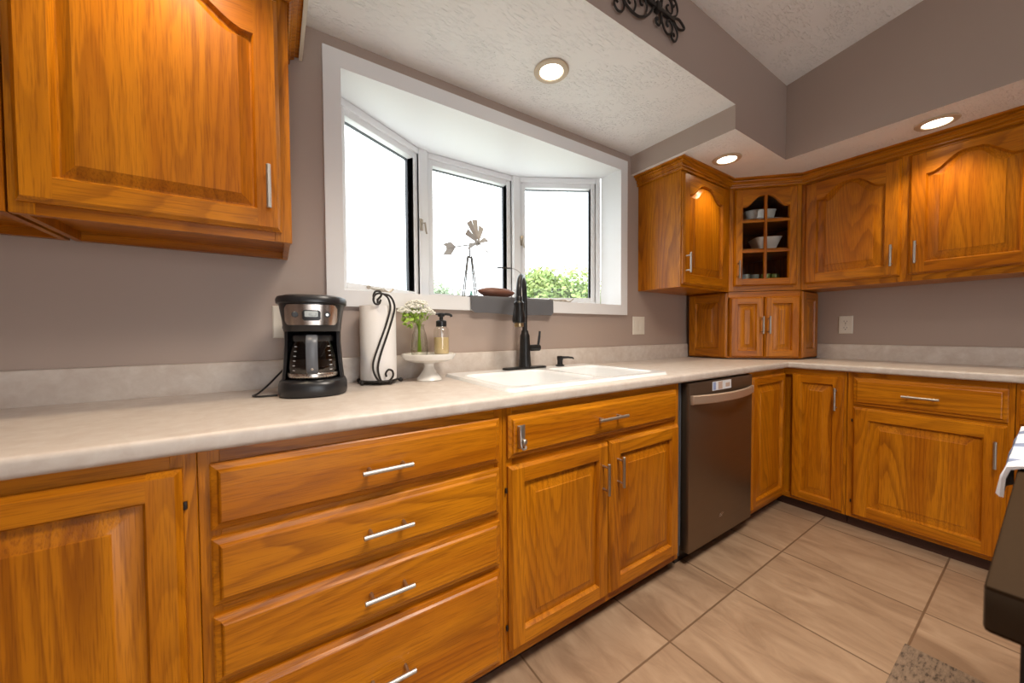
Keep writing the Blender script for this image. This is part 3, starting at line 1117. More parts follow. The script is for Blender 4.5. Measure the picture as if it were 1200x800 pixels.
# appliance garage on the counter below it
c = thing('appliance_garage', 'oak corner cabinet with two small doors standing on the countertop', 'cabinet', (*Q0, 0), -PI / 4)
GZ0, GZ1 = 0.9155, 1.371
bm = B()
gp = [w2l(*p) for p in [(2.4905, -0.024), (2.4905, -0.305), (2.7955, -0.610), (3.072, -0.610), (3.072, -0.024)]]
gi = shrink(gp, 0.012)
prism(bm, gi, GZ0 + .004, GZ1, 0)
prism(bm, gp, GZ0 + 0.006, GZ0 + 0.026, 1)
prism(bm, gp, GZ1 - 0.04, GZ1, 1)
obj('carcass', bm, WOOD, c, smooth=0)
def side_panel(a, b):
    a, b = Vector(w2l(*a)), Vector(w2l(*b))
    bm = B()
    add_door(bm, (b - a).length - 0.002, GZ1 - GZ0 - .008, 0.055, rail=0.06, th=0.018)
    mid = (a + b) / 2
    return obj('side_panel', bm, WOOD, c, (mid.x, mid.y, (GZ0 + GZ1) / 2 + .003), math.atan2(b.y - a.y, b.x - a.x), smooth=25)
side_panel((2.494, -0.026), (2.494, -0.302))
side_panel((2.80, -0.607), (3.07, -0.607))
g1 = door(c, 0.006, 0.214, GZ0 + .012, GZ1 - .036, 0.0, 0, (0.196, 1.145), sw=0.046, bw=0.03, hlen=0.086)
g2 = door(c, 0.217, 0.425, GZ0 + .012, GZ1 - .036, 0.0, 0, (0.236, 1.145), sw=0.046, bw=0.03, hlen=0.086)

# ------------------------------------------------------------------ dishwasher
c = thing('dishwasher', 'slate-coloured steel dishwasher with curved bar handle and sticker', 'dishwasher', (1.474, 0, 0))
W = 0.618
bm = B(); box(bm, -0.040, W - 0.002, -0.575, -0.02, 0.10, 0.868, 0, 0.003); box(bm, -0.012, -0.006, -0.59, -0.57, 0.1, .868, 1)
box(bm, -0.044, -0.040, -0.604, -0.56, 0.07, 0.872, 1)
for zz in (0.25, 0.5, .74):
    box(bm, -0.034, -0.014, -0.592, -0.575, zz, zz + .05, 0, 0.003)
obj('tub_body', bm, [BLACKP, GREYPL], c)
bm = B(); box(bm, 0.0, W - .004, -0.628, -0.585, 0.072, 0.868, 0, 0.004)
obj('door', bm, SLATE, c)
bm = B()
n = 24
rings = []
for i in range(n + 1):
    t = i / n
    x = 0.012 + t * (W - 0.026)
    yy = -0.634 - 0.044 * (1 - (2 * t - 1) ** 2)
    zz = 0.790
    rings.append([(x, yy, zz - .021), (x, yy - .004, zz - .017), (x, yy - .004, zz + .017), (x, yy, zz + .021), (x, yy + .006, zz + .021), (x, yy + .006, zz - .021)])
loft(bm, rings, 0)
box(bm, 0.008, 0.018, -0.640, -0.627, .769, .811, 0, 0.002); box(bm, W - .022, W - .012, -0.640, -0.627, .769, .811, 0, 0.002)
obj('handle', bm, SLATEHANDLE, c)
bm = B()
box(bm, 0.196, 0.378, -0.6292, -0.6284, 0.816, 0.860, 0)
box(bm, 0.200, 0.228, -0.6296, -0.6290, 0.819, 0.857, 1)
box(bm, 0.250, 0.290, -0.6296, -0.6290, 0.819, 0.857, 2)
box(bm, 0.322, 0.364, -0.6296, -0.6290, 0.826, 0.846, 2)
obj('sticker', bm, [STICKW, STICKB, STICKR], c, smooth=0)
bm = B()
tube(bm, [(0.292 + 0.016 * math.cos(a), -0.6285, 0.18 + 0.008 * math.sin(a) + 0.004 * math.cos(a)) for a in [i * PI / 12 for i in range(21)]], 0.0012, 6)
tube(bm, [(0.272, -0.6285, 0.174), (0.316, -0.6285, 0.184)], 0.0016, 6)
obj('badge', bm, STEEL, c)
bm = B(); box(bm, -0.01, W - 0.006, -0.565, -0.545, 0.001, 0.095)
obj('toe_kick', bm, BLACKP, c)

# ------------------------------------------------------------------ sink
c = thing('sink', 'white double-bowl drop-in sink below the bay window', 'sink', (0, 0, 0))
RX0, RX1, RY0, RY1, RZ = 0.515, 1.382, -0.592, -0.045, 0.926
BWL = [(0.555, 0.975, -0.548, -0.150), (1.005, 1.346, -0.548, -0.150)]
def rrect(x0, x1, y0, y1, r, z, n=6):
    pts = []
    for cx, cy, a0 in ((x1 - r, y1 - r, 0), (x0 + r, y1 - r, 90), (x0 + r, y0 + r, 180), (x1 - r, y0 + r, 270)):
        for i in range(n + 1):
            a = math.radians(a0 + 90 * i / n)
            pts.append((cx + r * math.cos(a), cy + r * math.sin(a), z))
    return pts
bm = B()
# rim deck as strips round the two bowls
outer_lo = rrect(RX0, RX1, RY0, RY1, 0.035, CT1 + .0005)
outer_hi = rrect(RX0 + .006, RX1 - .006, RY0 + .006, RY1 - .006, 0.032, RZ)
loft(bm, [outer_lo, outer_hi], 0, False, False)
top = [v for v in bm.verts if abs(v.co.z - RZ) < 1e-6]
oe = [e for e in bm.edges if all(v in top for v in e.verts)]
hole_edges = []
for (x0, x1, y0, y1) in BWL:
    rings = [rrect(x0, x1, y0, y1, 0.055, RZ), rrect(x0 + .004, x1 - .004, y0 + .004, y1 - .004, 0.052, RZ - .004),
             rrect(x0 + .007, x1 - .007, y0 + .007, y1 - .007, 0.05, RZ - .015),
             rrect(x0 + .018, x1 - .018, y0 + .018, y1 - .018, 0.05, RZ - .15),
             rrect(x0 + .035, x1 - .035, y0 + .035, y1 - .035, 0.05, RZ - .185),
             rrect(x0 + .07, x1 - .07, y0 + .07, y1 - .07, 0.05, RZ - .19)]
    vr = loft(bm, rings, 0, False, True)
    hole_edges += [bm.edges.get((vr[0][i], vr[0][(i + 1) % len(vr[0])])) for i in range(len(vr[0]))]
bmesh.ops.triangle_fill(bm, use_beauty=True, edges=oe + hole_edges)
obj('basin', bm, SINKW, c, smooth=40)
for (x0, x1, y0, y1) in BWL:
    bm = B(); lathe(bm, [(0.043, 0), (0.043, 0.002), (0.036, 0.003), (0.030, 0.001)], 24)
    obj('drain', bm, STEEL, c, ((x0 + x1) / 2, (y0 + y1) / 2, RZ - .1895))

# ------------------------------------------------------------------ faucet, soap pump
FXc, FY = 0.935, -0.088
c = thing('faucet', 'matte black high-arc kitchen faucet with side lever behind the sink', 'faucet', (FXc, FY, RZ + .0005), 0)
bm = B(); loft(bm, [rrect(-.128, .128, -.028, .028, .026, 0), rrect(-.128, .128, -.028, .028, .026, 0.006), rrect(-.124, .124, -.024, .024, .023, 0.009)], 0)
obj('base_plate', bm, BLACKM, c)
bm = B(); lathe(bm, [(0.031, 0.008), (0.031, 0.02), (0.029, 0.035), (0.0255, 0.13), (0.024, 0.165), (0.019, 0.175), (0.0165, 0.19)], 28)
obj('body', bm, BLACKM, c)
dirx, diry = -0.70, -0.714
neck = [(0, 0, 0.18), (0, 0, 0.30)]
R_ = 0.085
for i in range(13):
    a = PI * i / 12
    d = R_ * (1 - math.cos(a))
    neck.append((dirx * d, diry * d, 0.355 + R_ * 1.05 * math.sin(a)))
neck.append((dirx * 2 * R_, diry * 2 * R_, 0.335))
bm = B(); tube(bm, smooth_path(neck, 3), 0.0125, 16)
obj('spout', bm, BLACKM, c)
hx, hy = dirx * 2 * R_, diry * 2 * R_
bm = B(); lathe(bm, [(0.0145, 0.0), (0.0165, -0.004), (0.0165, -0.02), (0.023, -0.028), (0.023, -0.036), (0.021, -0.042), (0.026, -0.072), (0.030, -0.100), (0.029, -0.116), (0.020, -0.121)], 24)
sp = obj('spray_head', bm, BLACKM, c, (hx, hy, 0.342))
bm = B(); lathe(bm, [(0.021, -0.118), (0.021, -0.136), (0.017, -0.138)], 24)
o = obj('nozzle', bm, BRASS, sp); o['label'] = 'bronze-coloured nozzle tip'  # brass colour stands in for the reflection under the spray head
bm = B()
cyl(bm, (0.02, -0.005, 0.102), (0.085, -0.005, 0.102), 0.016, 0.0165, 18)
tube(bm, smooth_path([(0.078, -0.005, 0.105), (0.082, -0.006, 0.13), (0.086, -0.008, 0.165), (0.087, -0.009, 0.186)]), [0.0065] * 12 + [0.0055] * 7, 10)
obj('lever', bm, BLACKM, c)

c = thing('soap_pump', 'small matte black soap pump set into the sink deck right of the faucet', 'soap pump', (1.165, -0.088, RZ + .0005))
bm = B(); lathe(bm, [(0.024, 0), (0.024, 0.005), (0.016, 0.009), (0.0145, 0.012), (0.0145, 0.03), (0.017, 0.034), (0.017, 0.05), (0.012, 0.053)], 20)
obj('body', bm, BLACKM, c)
bm = B(); tube(bm, [(0.0, -.003, 0.045), (0.035, -0.025, 0.0455), (0.055, -0.038, 0.043), (0.06, -0.041, 0.037)], [0.0075, .006, .005, .004], 10)
obj('spout', bm, BLACKM, c)

# ------------------------------------------------------------------ coffee maker with its carafe
def sup(a, b, z, cy=0.0, p=2.6, n=48):
    out = []
    for i in range(n):
        t = 2 * PI * i / n
        cs, sn = math.cos(t), math.sin(t)
        out.append((a * math.copysign(abs(cs) ** (2 / p), cs), cy + b * math.copysign(abs(sn) ** (2 / p), sn), z))
    return out
CMX, CMY, CMZ = -0.001, -0.212, CT1 + 0.0008
CR = -0.12
c = thing('coffee_maker', 'black drip coffee maker with steel control panel on the counter', 'coffee maker', (CMX, CMY, CMZ), CR)
bm = B()
loft(bm, [sup(.092, .108, 0), sup(.097, .113, .004), sup(.0985, .115, .012), sup(.098, .1145, .035), sup(.094, .110, .046), sup(.088, .104, .050)], 0)
obj('base', bm, BLACKP, c)
bm = B()
def cshape(a, z):
    pts = []
    for i in range(25):       # outer, front left round the back to front right
        t = PI + math.radians(20) - (PI + 2 * math.radians(20)) * i / 24
        pts.append((a * math.cos(t), 0.0 + 0.104 * math.sin(t), z))
    for i in range(25):
        t = -math.radians(14) + (PI + 2 * math.radians(14)) * i / 24
        pts.append(((a - 0.011) * math.cos(t), -0.020 + 0.0745 * math.sin(t), z))
    return pts
loft(bm, [cshape(.090, .048), cshape(.085, .10), cshape(.081, .16), cshape(.081, .206)], 0)
obj('column', bm, BLACKP, c)
bm = B()
hd = [(.081, .098, .200), (.082, .102, .206), (.085, .106, .235), (.091, .111, .272), (.0925, .1125, .284)]
loft(bm, [sup(a, b, z) for a, b, z in hd], 0)
obj('brew_head', bm, BLACKP, c)
bm = B()
loft(bm, [sup(.094, .114, .284), sup(.100, .119, .287), sup(.101, .120, .298), sup(.097, .116, .306), sup(.082, .098, .311), sup(.04, .05, .313)], 0)
obj('lid', bm, BLACKP, c)
def headpt(x, z, off):
    a = .082 + (z - .206) * (.0925 - .082) / .078
    b = .102 + (z - .206) * (.1125 - .102) / .078
    y = -b * (max(0, 1 - abs(x / a) ** 2.6)) ** (1 / 2.6)
    return (x, y - off, z)
def headpatch(x0, x1, z0, z1, off, rc, mat, parent, name, nx=24, nz=10):
    bm = B()
    cols = []
    for i in range(nx + 1):
        x = x0 + (x1 - x0) * i / nx
        e = min(x - x0, x1 - x)
        cut = rc - math.sqrt(max(0, rc * rc - (rc - e) ** 2)) if e < rc else 0
        col = [headpt(x, z0 + cut + (z1 - z0 - 2 * cut) * j / nz, off) for j in range(nz + 1)]
        cols.append(col)
    fr = [[bm.verts.new(p) for p in col] for col in cols]
    bk = [[bm.verts.new((p[0], p[1] + off + .002, p[2])) for p in col] for col in cols]
    for i in range(nx):
        for j in range(nz):
            bm.faces.new((fr[i][j], fr[i + 1][j], fr[i + 1][j + 1], fr[i][j + 1]))
        for j, f_ in ((0, 0), (nz, 1)):
            bm.faces.new((fr[i][j], fr[i + 1][j], bk[i + 1][j], bk[i][j]))
    for i in (0, nx):
        for j in range(nz):
            bm.faces.new((fr[i][j], fr[i][j + 1], bk[i][j + 1], bk[i][j]))
    return obj(name, bm, mat, parent)
pn = headpatch(-.071, .071, .219, .280, .0016, .012, PANELST, c, 'control_panel')
ds = headpatch(-.023, .025, .232, .263, .0030, .005, BLACKP, pn, 'display_frame', 10, 4)
headpatch(-.017, .018, .243, .260, .0036, .001, LCD, pn, 'display', 10, 4)
bm = B()
for x, segs in ((-0.008, 'bc'), (0.002, 'afed'), (0.010, 'abcd')):
    for s in segs:
        y = headpt(x, .251, .0041)[1]
        q = {'a': (-.003, .003, .0045, .0055), 'd': (-.003, .003, -.0055, -.0045), 'b': (.0025, .0035, 0, .005), 'c': (.0025, .0035, -.005, 0),
             'f': (-.0035, -.0025, 0, .005), 'e': (-.0035, -.0025, -.005, 0)}[s]
        box(bm, x + q[0], x + q[1], y, y + .0006, .2515 + q[2], .2515 + q[3])
obj('display_digits', bm, GREYPL, pn, smooth=0)
for x, mt in ((-.042, BLACKP), (.043, BLACKP)):
    bm = B()
    p = headpt(x, .250, 0)
    tube(bm, [(x, p[1] + .002, .250), (x, p[1] - .004, .250), (x, p[1] - .0055, .250)], [.009, .009, .007], 20)
    if x > 0:
        tube(bm, [(x, p[1] - .0054, .250), (x, p[1] - .0062, .250)], [.0045, .004], 16, 1)
    obj('button', bm, [mt, STEEL], pn)
# power cord
bm = B()
cord = [(-0.075, 0.06, 0.05), (-0.115, 0.06, 0.026), (-0.15, 0.045, 0.006), (-0.172, 0.005, 0.0035), (-0.150, -0.028, 0.0035), (-0.09, -0.02, 0.0035)]
tube(bm, smooth_path([(-0.07, 0.075, 0.10), (-0.10, 0.07, 0.065), (-0.135, 0.055, 0.025), (-0.158, 0.03, 0.0045), (-0.165, -0.005, 0.0035), (-0.145, -0.03, 0.0035), (-0.098, -0.028, 0.0035)], 6), 0.003, 8)
obj('power_cord', bm, BLACKP, c)

c = thing('coffee_carafe', 'glass coffee carafe with black lid and grey handle inside the coffee maker', 'carafe',
          (CMX - math.sin(-CR) * 0.0, CMY, CMZ + .051), CR)
cyo = -0.022
bm = B()
jp = [(0.055, 0.0), (0.064, 0.004), (0.0698, 0.02), (0.0706, 0.04), (0.068, 0.07), (0.061, 0.105), (0.055, 0.122)]
lathe(bm, jp, 40, 0, (0, cyo, 0), True, False)
jug = obj('glass_jug', bm, JUG, c)
bm = B(); lathe(bm, [(0.053, 0.002), (0.062, 0.006), (0.0677, 0.02), (0.0685, 0.04), (0.067, 0.062), (0.0665, 0.0625)], 32, 0, (0, cyo, 0))
obj('coffee', bm, COFFEE, c)
bm = B(); lathe(bm, [(0.0655, 0.003), (0.0712, 0.008), (0.0722, 0.018), (0.0712, 0.020)], 40, 0, (0, cyo, 0), False, False)
o = obj('reflection_band', bm, STEEL, c)  # band added in place of the warming plate's reflection
bm = B(); lathe(bm, [(0.0570, 0.118), (0.059, 0.124), (0.059, 0.136), (0.045, 0.143), (0.012, 0.146)], 40, 0, (0, cyo, 0))
obj('lid', bm, BLACKP, c)
bm = B()
hp = smooth_path([(0, cyo - .050, .130), (0, cyo - .072, .132), (0, cyo - .090, .118), (0, cyo - .095, .08), (0, cyo - .088, .035), (0, cyo - .072, .024)], 6)
rings = []
for i, p in enumerate(hp):
    t = (hp[min(i + 1, len(hp) - 1)] - hp[max(i - 1, 0)]).normalized()
    nrm = Vector((0, -t.z, t.y))
    hw = 0.0155
    rings.append([p + Vector((sx * hw * kx, 0, 0)) + nrm * 0.006 * sy for sx, kx, sy in ((-1, 1, -.5), (-1, .7, -1), (1, .7, -1), (1, 1, -.5), (1, 1, .5), (1, .7, 1), (-1, .7, 1), (-1, 1, .5))])
loft(bm, rings, 0)
sphere(bm, (0, cyo - .092, .036), .005, 1, 2)
o = obj('handle', bm, [GREYPL, STEEL], c); o['label'] = 'grey handle'
for sgn in (-1, 1):
    bm = B()
    for i in range(6):
        z = 0.030 + i * 0.0145
        rr = [r for r in jp]
        rad = 0.0718 if z < .045 else 0.0706 - (z - .04) * 0.13 + 0.0014
        a = -PI / 2 + sgn * 0.78
        p = Vector((rad * math.cos(a), cyo + rad * math.sin(a), z))
        tgt = Vector((-math.sin(a), math.cos(a), 0))
        tube(bm, [p - tgt * .004, p + tgt * .004], .0009, 6)
    obj('level_marks', bm, STICKW, c)

# ------------------------------------------------------------------ paper towel and its iron holder
PTX, PTY = 0.228, -0.105
c = thing('towel_holder', 'black wrought-iron paper towel holder with scrolled front bar', 'paper towel holder', (PTX, PTY, CT1 + .001))
bm = B()
ring = [(0.066 * math.cos(t), 0.066 * math.sin(t), 0.012) for t in [2 * PI * i / 32 for i in range(32)]]
tube(bm, ring, 0.004, 8, 0, True)
for a in (PI * 1.17, PI * 1.60, PI * 1.92, PI * .79):
    ca, sa = math.cos(a), math.sin(a)
    tube(bm, smooth_path([(0.01 * ca, 0.01 * sa, .012), (0.066 * ca, 0.066 * sa, .012), (0.08 * ca, 0.08 * sa, .009)]), .004, 8)
    sphere(bm, (0.081 * ca, 0.081 * sa, .0095), .0085)
obj('base', bm, IRON, c)
bm = B()
tube(bm, [(0, 0, 0.012), (0, 0, 0.325)], .0045, 10)
tube(bm, smooth_path([(0.0, 0, .322), (0.012, -.006, .338), (0.006, -.010, .352), (-0.010, -.010, .351), (-0.017, -.008, .336), (-0.015, -.006, .322)]), .004, 8)
obj('center_rod', bm, IRON, c)
def scroll(name, pts, y=-0.074, rr=.0038):
    bm = B(); tube(bm, smooth_path([(x, y - dy_, z) for x, z, dy_ in pts], 6), rr, 8)
    return obj(name, bm, IRON, c)
scroll('front_bar', [(-0.006, .316, .0), (-0.013, .300, .0), (-0.026, .300, 0), (-0.032, .316, 0), (-0.024, .334, 0), (-0.002, .338, 0), (0.020, .322, 0), (0.027, .285, 0), (0.012, .225, 0), (-0.015, .150, 0), (-0.036, .085, 0), (-0.033, .045, 0), (-0.018, .018, 0), (-0.006, .010, 0)])
scroll('front_bar', [(-0.003, .338, .0), (0.027, .330, .0), (0.043, .297, 0), (0.037, .255, 0), (0.015, .185, 0), (-0.009, .115, 0), (-0.020, .065, 0), (-0.013, .025, 0), (-0.004, .011, 0)])
scroll('scroll', [(0.010, .030, .0), (0.008, .044, .0), (0.018, .056, .0), (0.032, .050, .0), (0.034, .032, .0), (0.022, .016, .0), (0.004, .012, .0)])
bm = B()
lathe(bm, [(0.0205, 0), (0.0655, 0.0), (0.066, 0.002), (0.066, 0.277), (0.0655, 0.279), (0.0205, 0.279), (0.0205, 0.0)], 48, 0, (0, 0, 0), False, False)
p = tag(obj('paper_towel_roll', bm, PAPER, None, (PTX, PTY, CT1 + 0.0175)), 'roll of white paper towels upright on the iron holder', 'paper towels')

# ------------------------------------------------------------------ cake stand with vase, flowers and soap bottle
KX, KY = 0.420, -0.135
bm = B()
lathe(bm, [(0.050, 0), (0.052, .003), (0.048, .010), (0.034, .028), (0.023, .045), (0.019, .056), (0.021, .066), (0.034, .071), (0.072, .076), (0.098, .086), (0.107, .100), (0.108, .108), (0.104, .109), (0.098, .102), (0.06, .1005), (0.01, .1005)], 48)
tag(obj('cake_stand', bm, CERAMIC, None, (KX, KY, CT1 + .0008)), 'small white ceramic cake stand on the counter beside the sink', 'cake stand')
SZ = CT1 + .0008 + .1012
VX, VY = 0.382, -0.130
bm = B()
vp = [(0.022, 0), (0.030, .003), (0.0325, .02), (0.031, .05), (0.026, .085), (0.0205, .105), (0.0185, .118), (0.0215, .126)]
n = 24
rings = []
for k, (r_, z) in enumerate(vp):
    rings.append([((r_ * (1 + (0.05 if (i + k) % 2 else -0.03) * (1 if 0 < k < 6 else 0))) * math.cos(2 * PI * i / n), (r_ * (1 + (0.05 if (i + k) % 2 else -0.03) * (1 if 0 < k < 6 else 0))) * math.sin(2 * PI * i / n), z) for i in range(n)])
loft(bm, rings, 0, True, False)
tag(obj('vase', bm, CRYSTAL, None, (VX, VY, SZ), smooth=10), 'small cut-glass vase holding white flowers on the cake stand', 'vase')
c = thing('flower_bouquet', 'bunch of tiny white flowers with lime green leaves in the glass vase', 'flowers', (VX, VY, SZ + .1))
rnd = random.Random(5)
heads = []
for i in range(34):
    a = i * 2.39996; q = math.sqrt((i + .5) / 34)
    r_ = 0.066 * q
    heads.append((-0.008 + r_ * math.cos(a), r_ * math.sin(a) * .75, 0.112 - 0.045 * q * q + rnd.uniform(-.008, .008)))
bm = B()
for h in heads[::2]:
    tube(bm, smooth_path([(rnd.uniform(-.006, .006), rnd.uniform(-.006, .006), -.085), (h[0] * .1, h[1] * .15, .02), (h[0] * .6, h[1] * .6, .05), h], 4), .0011, 5)
obj('stem', bm, LEAFG, c)
for h in heads:
    bm = B()
    for k in range(24):
        a = rnd.uniform(0, 2 * PI); r_ = 0.017 * math.sqrt(rnd.random())
        sphere(bm, (r_ * math.cos(a), r_ * math.sin(a), 0.006 * (1 - (r_ / .017) ** 2) + rnd.uniform(-.004, .004)), rnd.uniform(.0028, .0050), 0, 1, (1, 1, .8))
    obj('flower_head', bm, PETAL, c, h)
bm = B()
for k in range(90):
    if k < 40:
        p = Vector((rnd.uniform(-.062, -.026), rnd.uniform(-.045, .02), rnd.uniform(0.015, 0.075)))
    else:
        a = rnd.uniform(0, 2 * PI); r_ = rnd.uniform(.005, .056)
        p = Vector((-.008 + r_ * math.cos(a), r_ * math.sin(a) * .75, rnd.uniform(0.045, 0.085)))
    d = Vector((rnd.uniform(-1, .5), rnd.uniform(-1, .6), rnd.uniform(-1.1, .5))).normalized()
    s_ = d.orthogonal().normalized() * rnd.uniform(.006, .010)
    ln = rnd.uniform(.016, .028)
    if p.x + d.x * ln > .045:
        continue
    nn_ = d.cross(s_).normalized() * .0012
    vs = [bm.verts.new(q) for q in (p, p + d * ln * .45 + s_ + nn_, p + d * ln, p + d * ln * .45 - s_ + nn_)]
    bm.faces.new(vs)
obj('leaves', bm, LEAFG, c)
BX, BY = 0.484, -0.112
c = thing('soap_bottle', 'clear glass hand soap bottle with black pump on the cake stand', 'soap bottle', (BX, BY, SZ))
bm = B(); lathe(bm, [(0.028, 0), (0.0315, .003), (0.0325, .008), (0.0325, .098), (0.030, .108), (0.023, .116), (0.0215, .122)], 32, 0, (0, 0, 0), True, False)
obj('glass_bottle', bm, BOTTLE, c)
bm = B(); lathe(bm, [(0.028, .003), (0.0305, .008), (0.0305, .072), (0.030, .0725)], 28)
obj('liquid', bm, SOAP, c)
bm = B()
lathe(bm, [(0.0225, .117), (0.0225, .140), (0.018, .144), (0.008, .146), (0.008, .158), (0.014, .160), (0.016, .172), (0.013, .175)], 24)
tube(bm, smooth_path([(0, 0, .168), (0.020, -.010, .170), (0.036, -.018, .166), (0.038, -.019, .158)]), .0055, 10)
tube(bm, [(0, 0, .168), (-.022, .006, .171)], [.006, .004], 8)
obj('pump', bm, BLACKP, c)
bm = B(); tube(bm, [(0, 0, .118), (0.003, 0, .012)], .0022, 8)
obj('dip_tube', bm, STICKW, c)

# ------------------------------------------------------------------ things on the window seat
def flatbar(bm, a, b, wdt, t, up=(0, 0, 1)):
    a, b = Vector(a), Vector(b)
    d = (b - a).normalized()
    s = d.cross(Vector(up)).normalized() * wdt / 2
    n = s.cross(d).normalized() * t / 2
    vs = [bm.verts.new(p) for p in (a - s - n, a + s - n, a + s + n, a - s + n, b - s - n, b + s - n, b + s + n, b - s + n)]
    for q in ((0, 1, 2, 3), (7, 6, 5, 4), (0, 4, 5, 1), (1, 5, 6, 2), (2, 6, 7, 3), (3, 7, 4, 0)):
        bm.faces.new([vs[i] for i in q])
WMX, WMY = 0.778, 0.20
c = thing('windmill', 'small galvanised tin windmill ornament standing on the window seat', 'windmill', (WMX, WMY, BZ0 + .001))
bm = B()
for sx, sy in ((-1, -1), (1, -1), (1, 1), (-1, 1)):
    tube(bm, [(sx * .042, sy * .012, 0), (sx * .010, sy * .006, .245)], .0036, 8)
for z, f in ((.07, .72), (.15, .46), (.235, .15)):
    h = [(sx * (.010 + .032 * f), sy * (.006 + .006 * f), z) for sx, sy in ((-1, -1), (1, -1), (1, 1), (-1, 1))]
    tube(bm, h, .0010, 6, 0, True)
tube(bm, [(0, 0, .235), (0, 0, .30)], .004, 8)
obj('tower', bm, TOWERM, c)
HUB = Vector((0.036, -0.030, 0.315))
bm = B()
ax = Vector((0.55, -0.80, 0.12)).normalized()
uu = ax.cross(Vector((0, 0, 1))).normalized(); vv = uu.cross(ax)
cyl(bm, HUB - ax * .012, HUB + ax * .012, .016, .012, 16)
tube(bm, [HUB, HUB - ax * .05], .004, 8)
obj('hub', bm, GALV, c)
for k in range(10):
    a = 2 * PI * k / 10 + .25
    rd = uu * math.cos(a) + vv * math.sin(a)
    tn = (-uu * math.sin(a) + vv * math.cos(a)) * .85 + ax * .5
    bm = B()
    r0, r1 = 0.018, 0.122
    w0, w1 = 0.006, 0.017
    t = rd.cross(tn).normalized() * .0012
    P0, P1 = HUB + rd * r0, HUB + rd * r1
    tn = tn.normalized()
    pts = [P0 - tn * w0, P0 + tn * w0, P1 + tn * w1, P1 - tn * w1]
    lo = [bm.verts.new(p - t) for p in pts]; hi = [bm.verts.new(p + t) for p in pts]
    bm.faces.new(lo); bm.faces.new(list(reversed(hi)))
    for i in range(4):
        j = (i + 1) % 4
        bm.faces.new((lo[i], lo[j], hi[j], hi[i]))
    obj('blade', bm, GALV, c, smooth=0)
bm = B()
T0, T1 = Vector((0.0, 0.0, 0.305)), Vector((-0.115, 0.05, 0.283))
tube(bm, [HUB - ax * .02, T0, T1], .0035, 8)
obj('tail_rod', bm, GALV, c)
for (za, zb) in ((.012, .030), (-.012, -.040)):
    bm = B()
    e = (T1 - T0).normalized()
    pts = [T0 + e * .075 + Vector((0, 0, za * .3)), T0 + e * .10 + Vector((0, 0, zb)), T0 + e * .145 + Vector((0, 0, zb * .85)), T0 + e * .122 + Vector((0, 0, za * .2))]
    sd = e.cross(Vector((0, 0, 1))).normalized() * .001
    lo = [bm.verts.new(p - sd) for p in pts]; hi = [bm.verts.new(p + sd) for p in pts]
    bm.faces.new(lo); bm.faces.new(list(reversed(hi)))
    for i in range(4):
        j = (i + 1) % 4
        bm.faces.new((lo[i], lo[j], hi[j], hi[i]))
    obj('tail_vane', bm, GALV, c, smooth=0)

# grey cloth hanging over the sill
bm = B()
nx = 28
prof = [(0.10, BZ0 + .004), (0.05, BZ0 + .0045), (0.0, BZ0 + .006), (-0.012, 1.281), (-0.0215, 1.281), (-0.026, 1.277), (-0.027, 1.265), (-0.0275, 1.23), (-0.0275, 1.200)]
rows = []
for i in range(nx + 1):
    t = i / nx
    x = 0.668 + t * (1.168 - 0.668)
    rag = 0.003 * math.sin(t * 9) - (0.006 * t)
    row = []
    for k, (y, z) in enumerate(prof):
        hang = max(0, k - 5) / 3
        e = min(t, 1 - t) * (1.168 - .668)
        cr = (0.018 - math.sqrt(max(0, .018 ** 2 - (.018 - e) ** 2))) if (e < .018 and k == len(prof) - 1) else 0
        row.append((x, y - 0.0018 * hang * (1 + math.sin(t * 23)), z + hang * rag * (k == len(prof) - 1) + cr))
    rows.append(row)
vf = [[bm.verts.new(p) for p in r] for r in rows]
vb = [[bm.verts.new((p[0], p[1] - (0.003 if k > 3 else 0), p[2] + (0.003 if k < 5 else 0))) for k, p in enumerate(r)] for r in rows]
for i in range(nx):
    for k in range(len(prof) - 1):
        bm.faces.new((vf[i][k], vf[i + 1][k], vf[i + 1][k + 1], vf[i][k + 1]))
        bm.faces.new((vb[i][k], vb[i][k + 1], vb[i + 1][k + 1], vb[i + 1][k]))
    for k in (0, len(prof) - 1):
        bm.faces.new((vf[i][k], vf[i + 1][k], vb[i + 1][k], vb[i][k]))
for i in (0, nx):
    for k in range(len(prof) - 1):
        bm.faces.new((vf[i][k], vf[i][k + 1], vb[i][k + 1], vb[i][k]))
tag(obj('cloth', bm, GREYCLOTH, smooth=60), 'grey cloth hanging over the window sill behind the faucet', 'cloth')

# brown carved bowl lying on the cloth
bm = B()
rings = []
nn = 20
for i in range(nn + 1):
    t = -1 + 2 * i / nn
    s = max(0.02, (1 - abs(t) ** 2.4)) ** 0.8
    cx = t * 0.112
    rings.append([(cx, 0.040 * s * math.cos(a), 0.030 + (0.0275 * s * math.sin(a)) + 0.006 * abs(t) ** 2 + 0.0012 * math.sin(a * 9)) for a in [2 * PI * k / 24 for k in range(24)]])
loft(bm, rings, 0)
tag(obj('wooden_gourd', bm, BROWNBOWL, None, (0.858, 0.055, BZ0 + .0085)), 'brown spindle-shaped wooden ornament lying on the grey sill cloth', 'ornament')
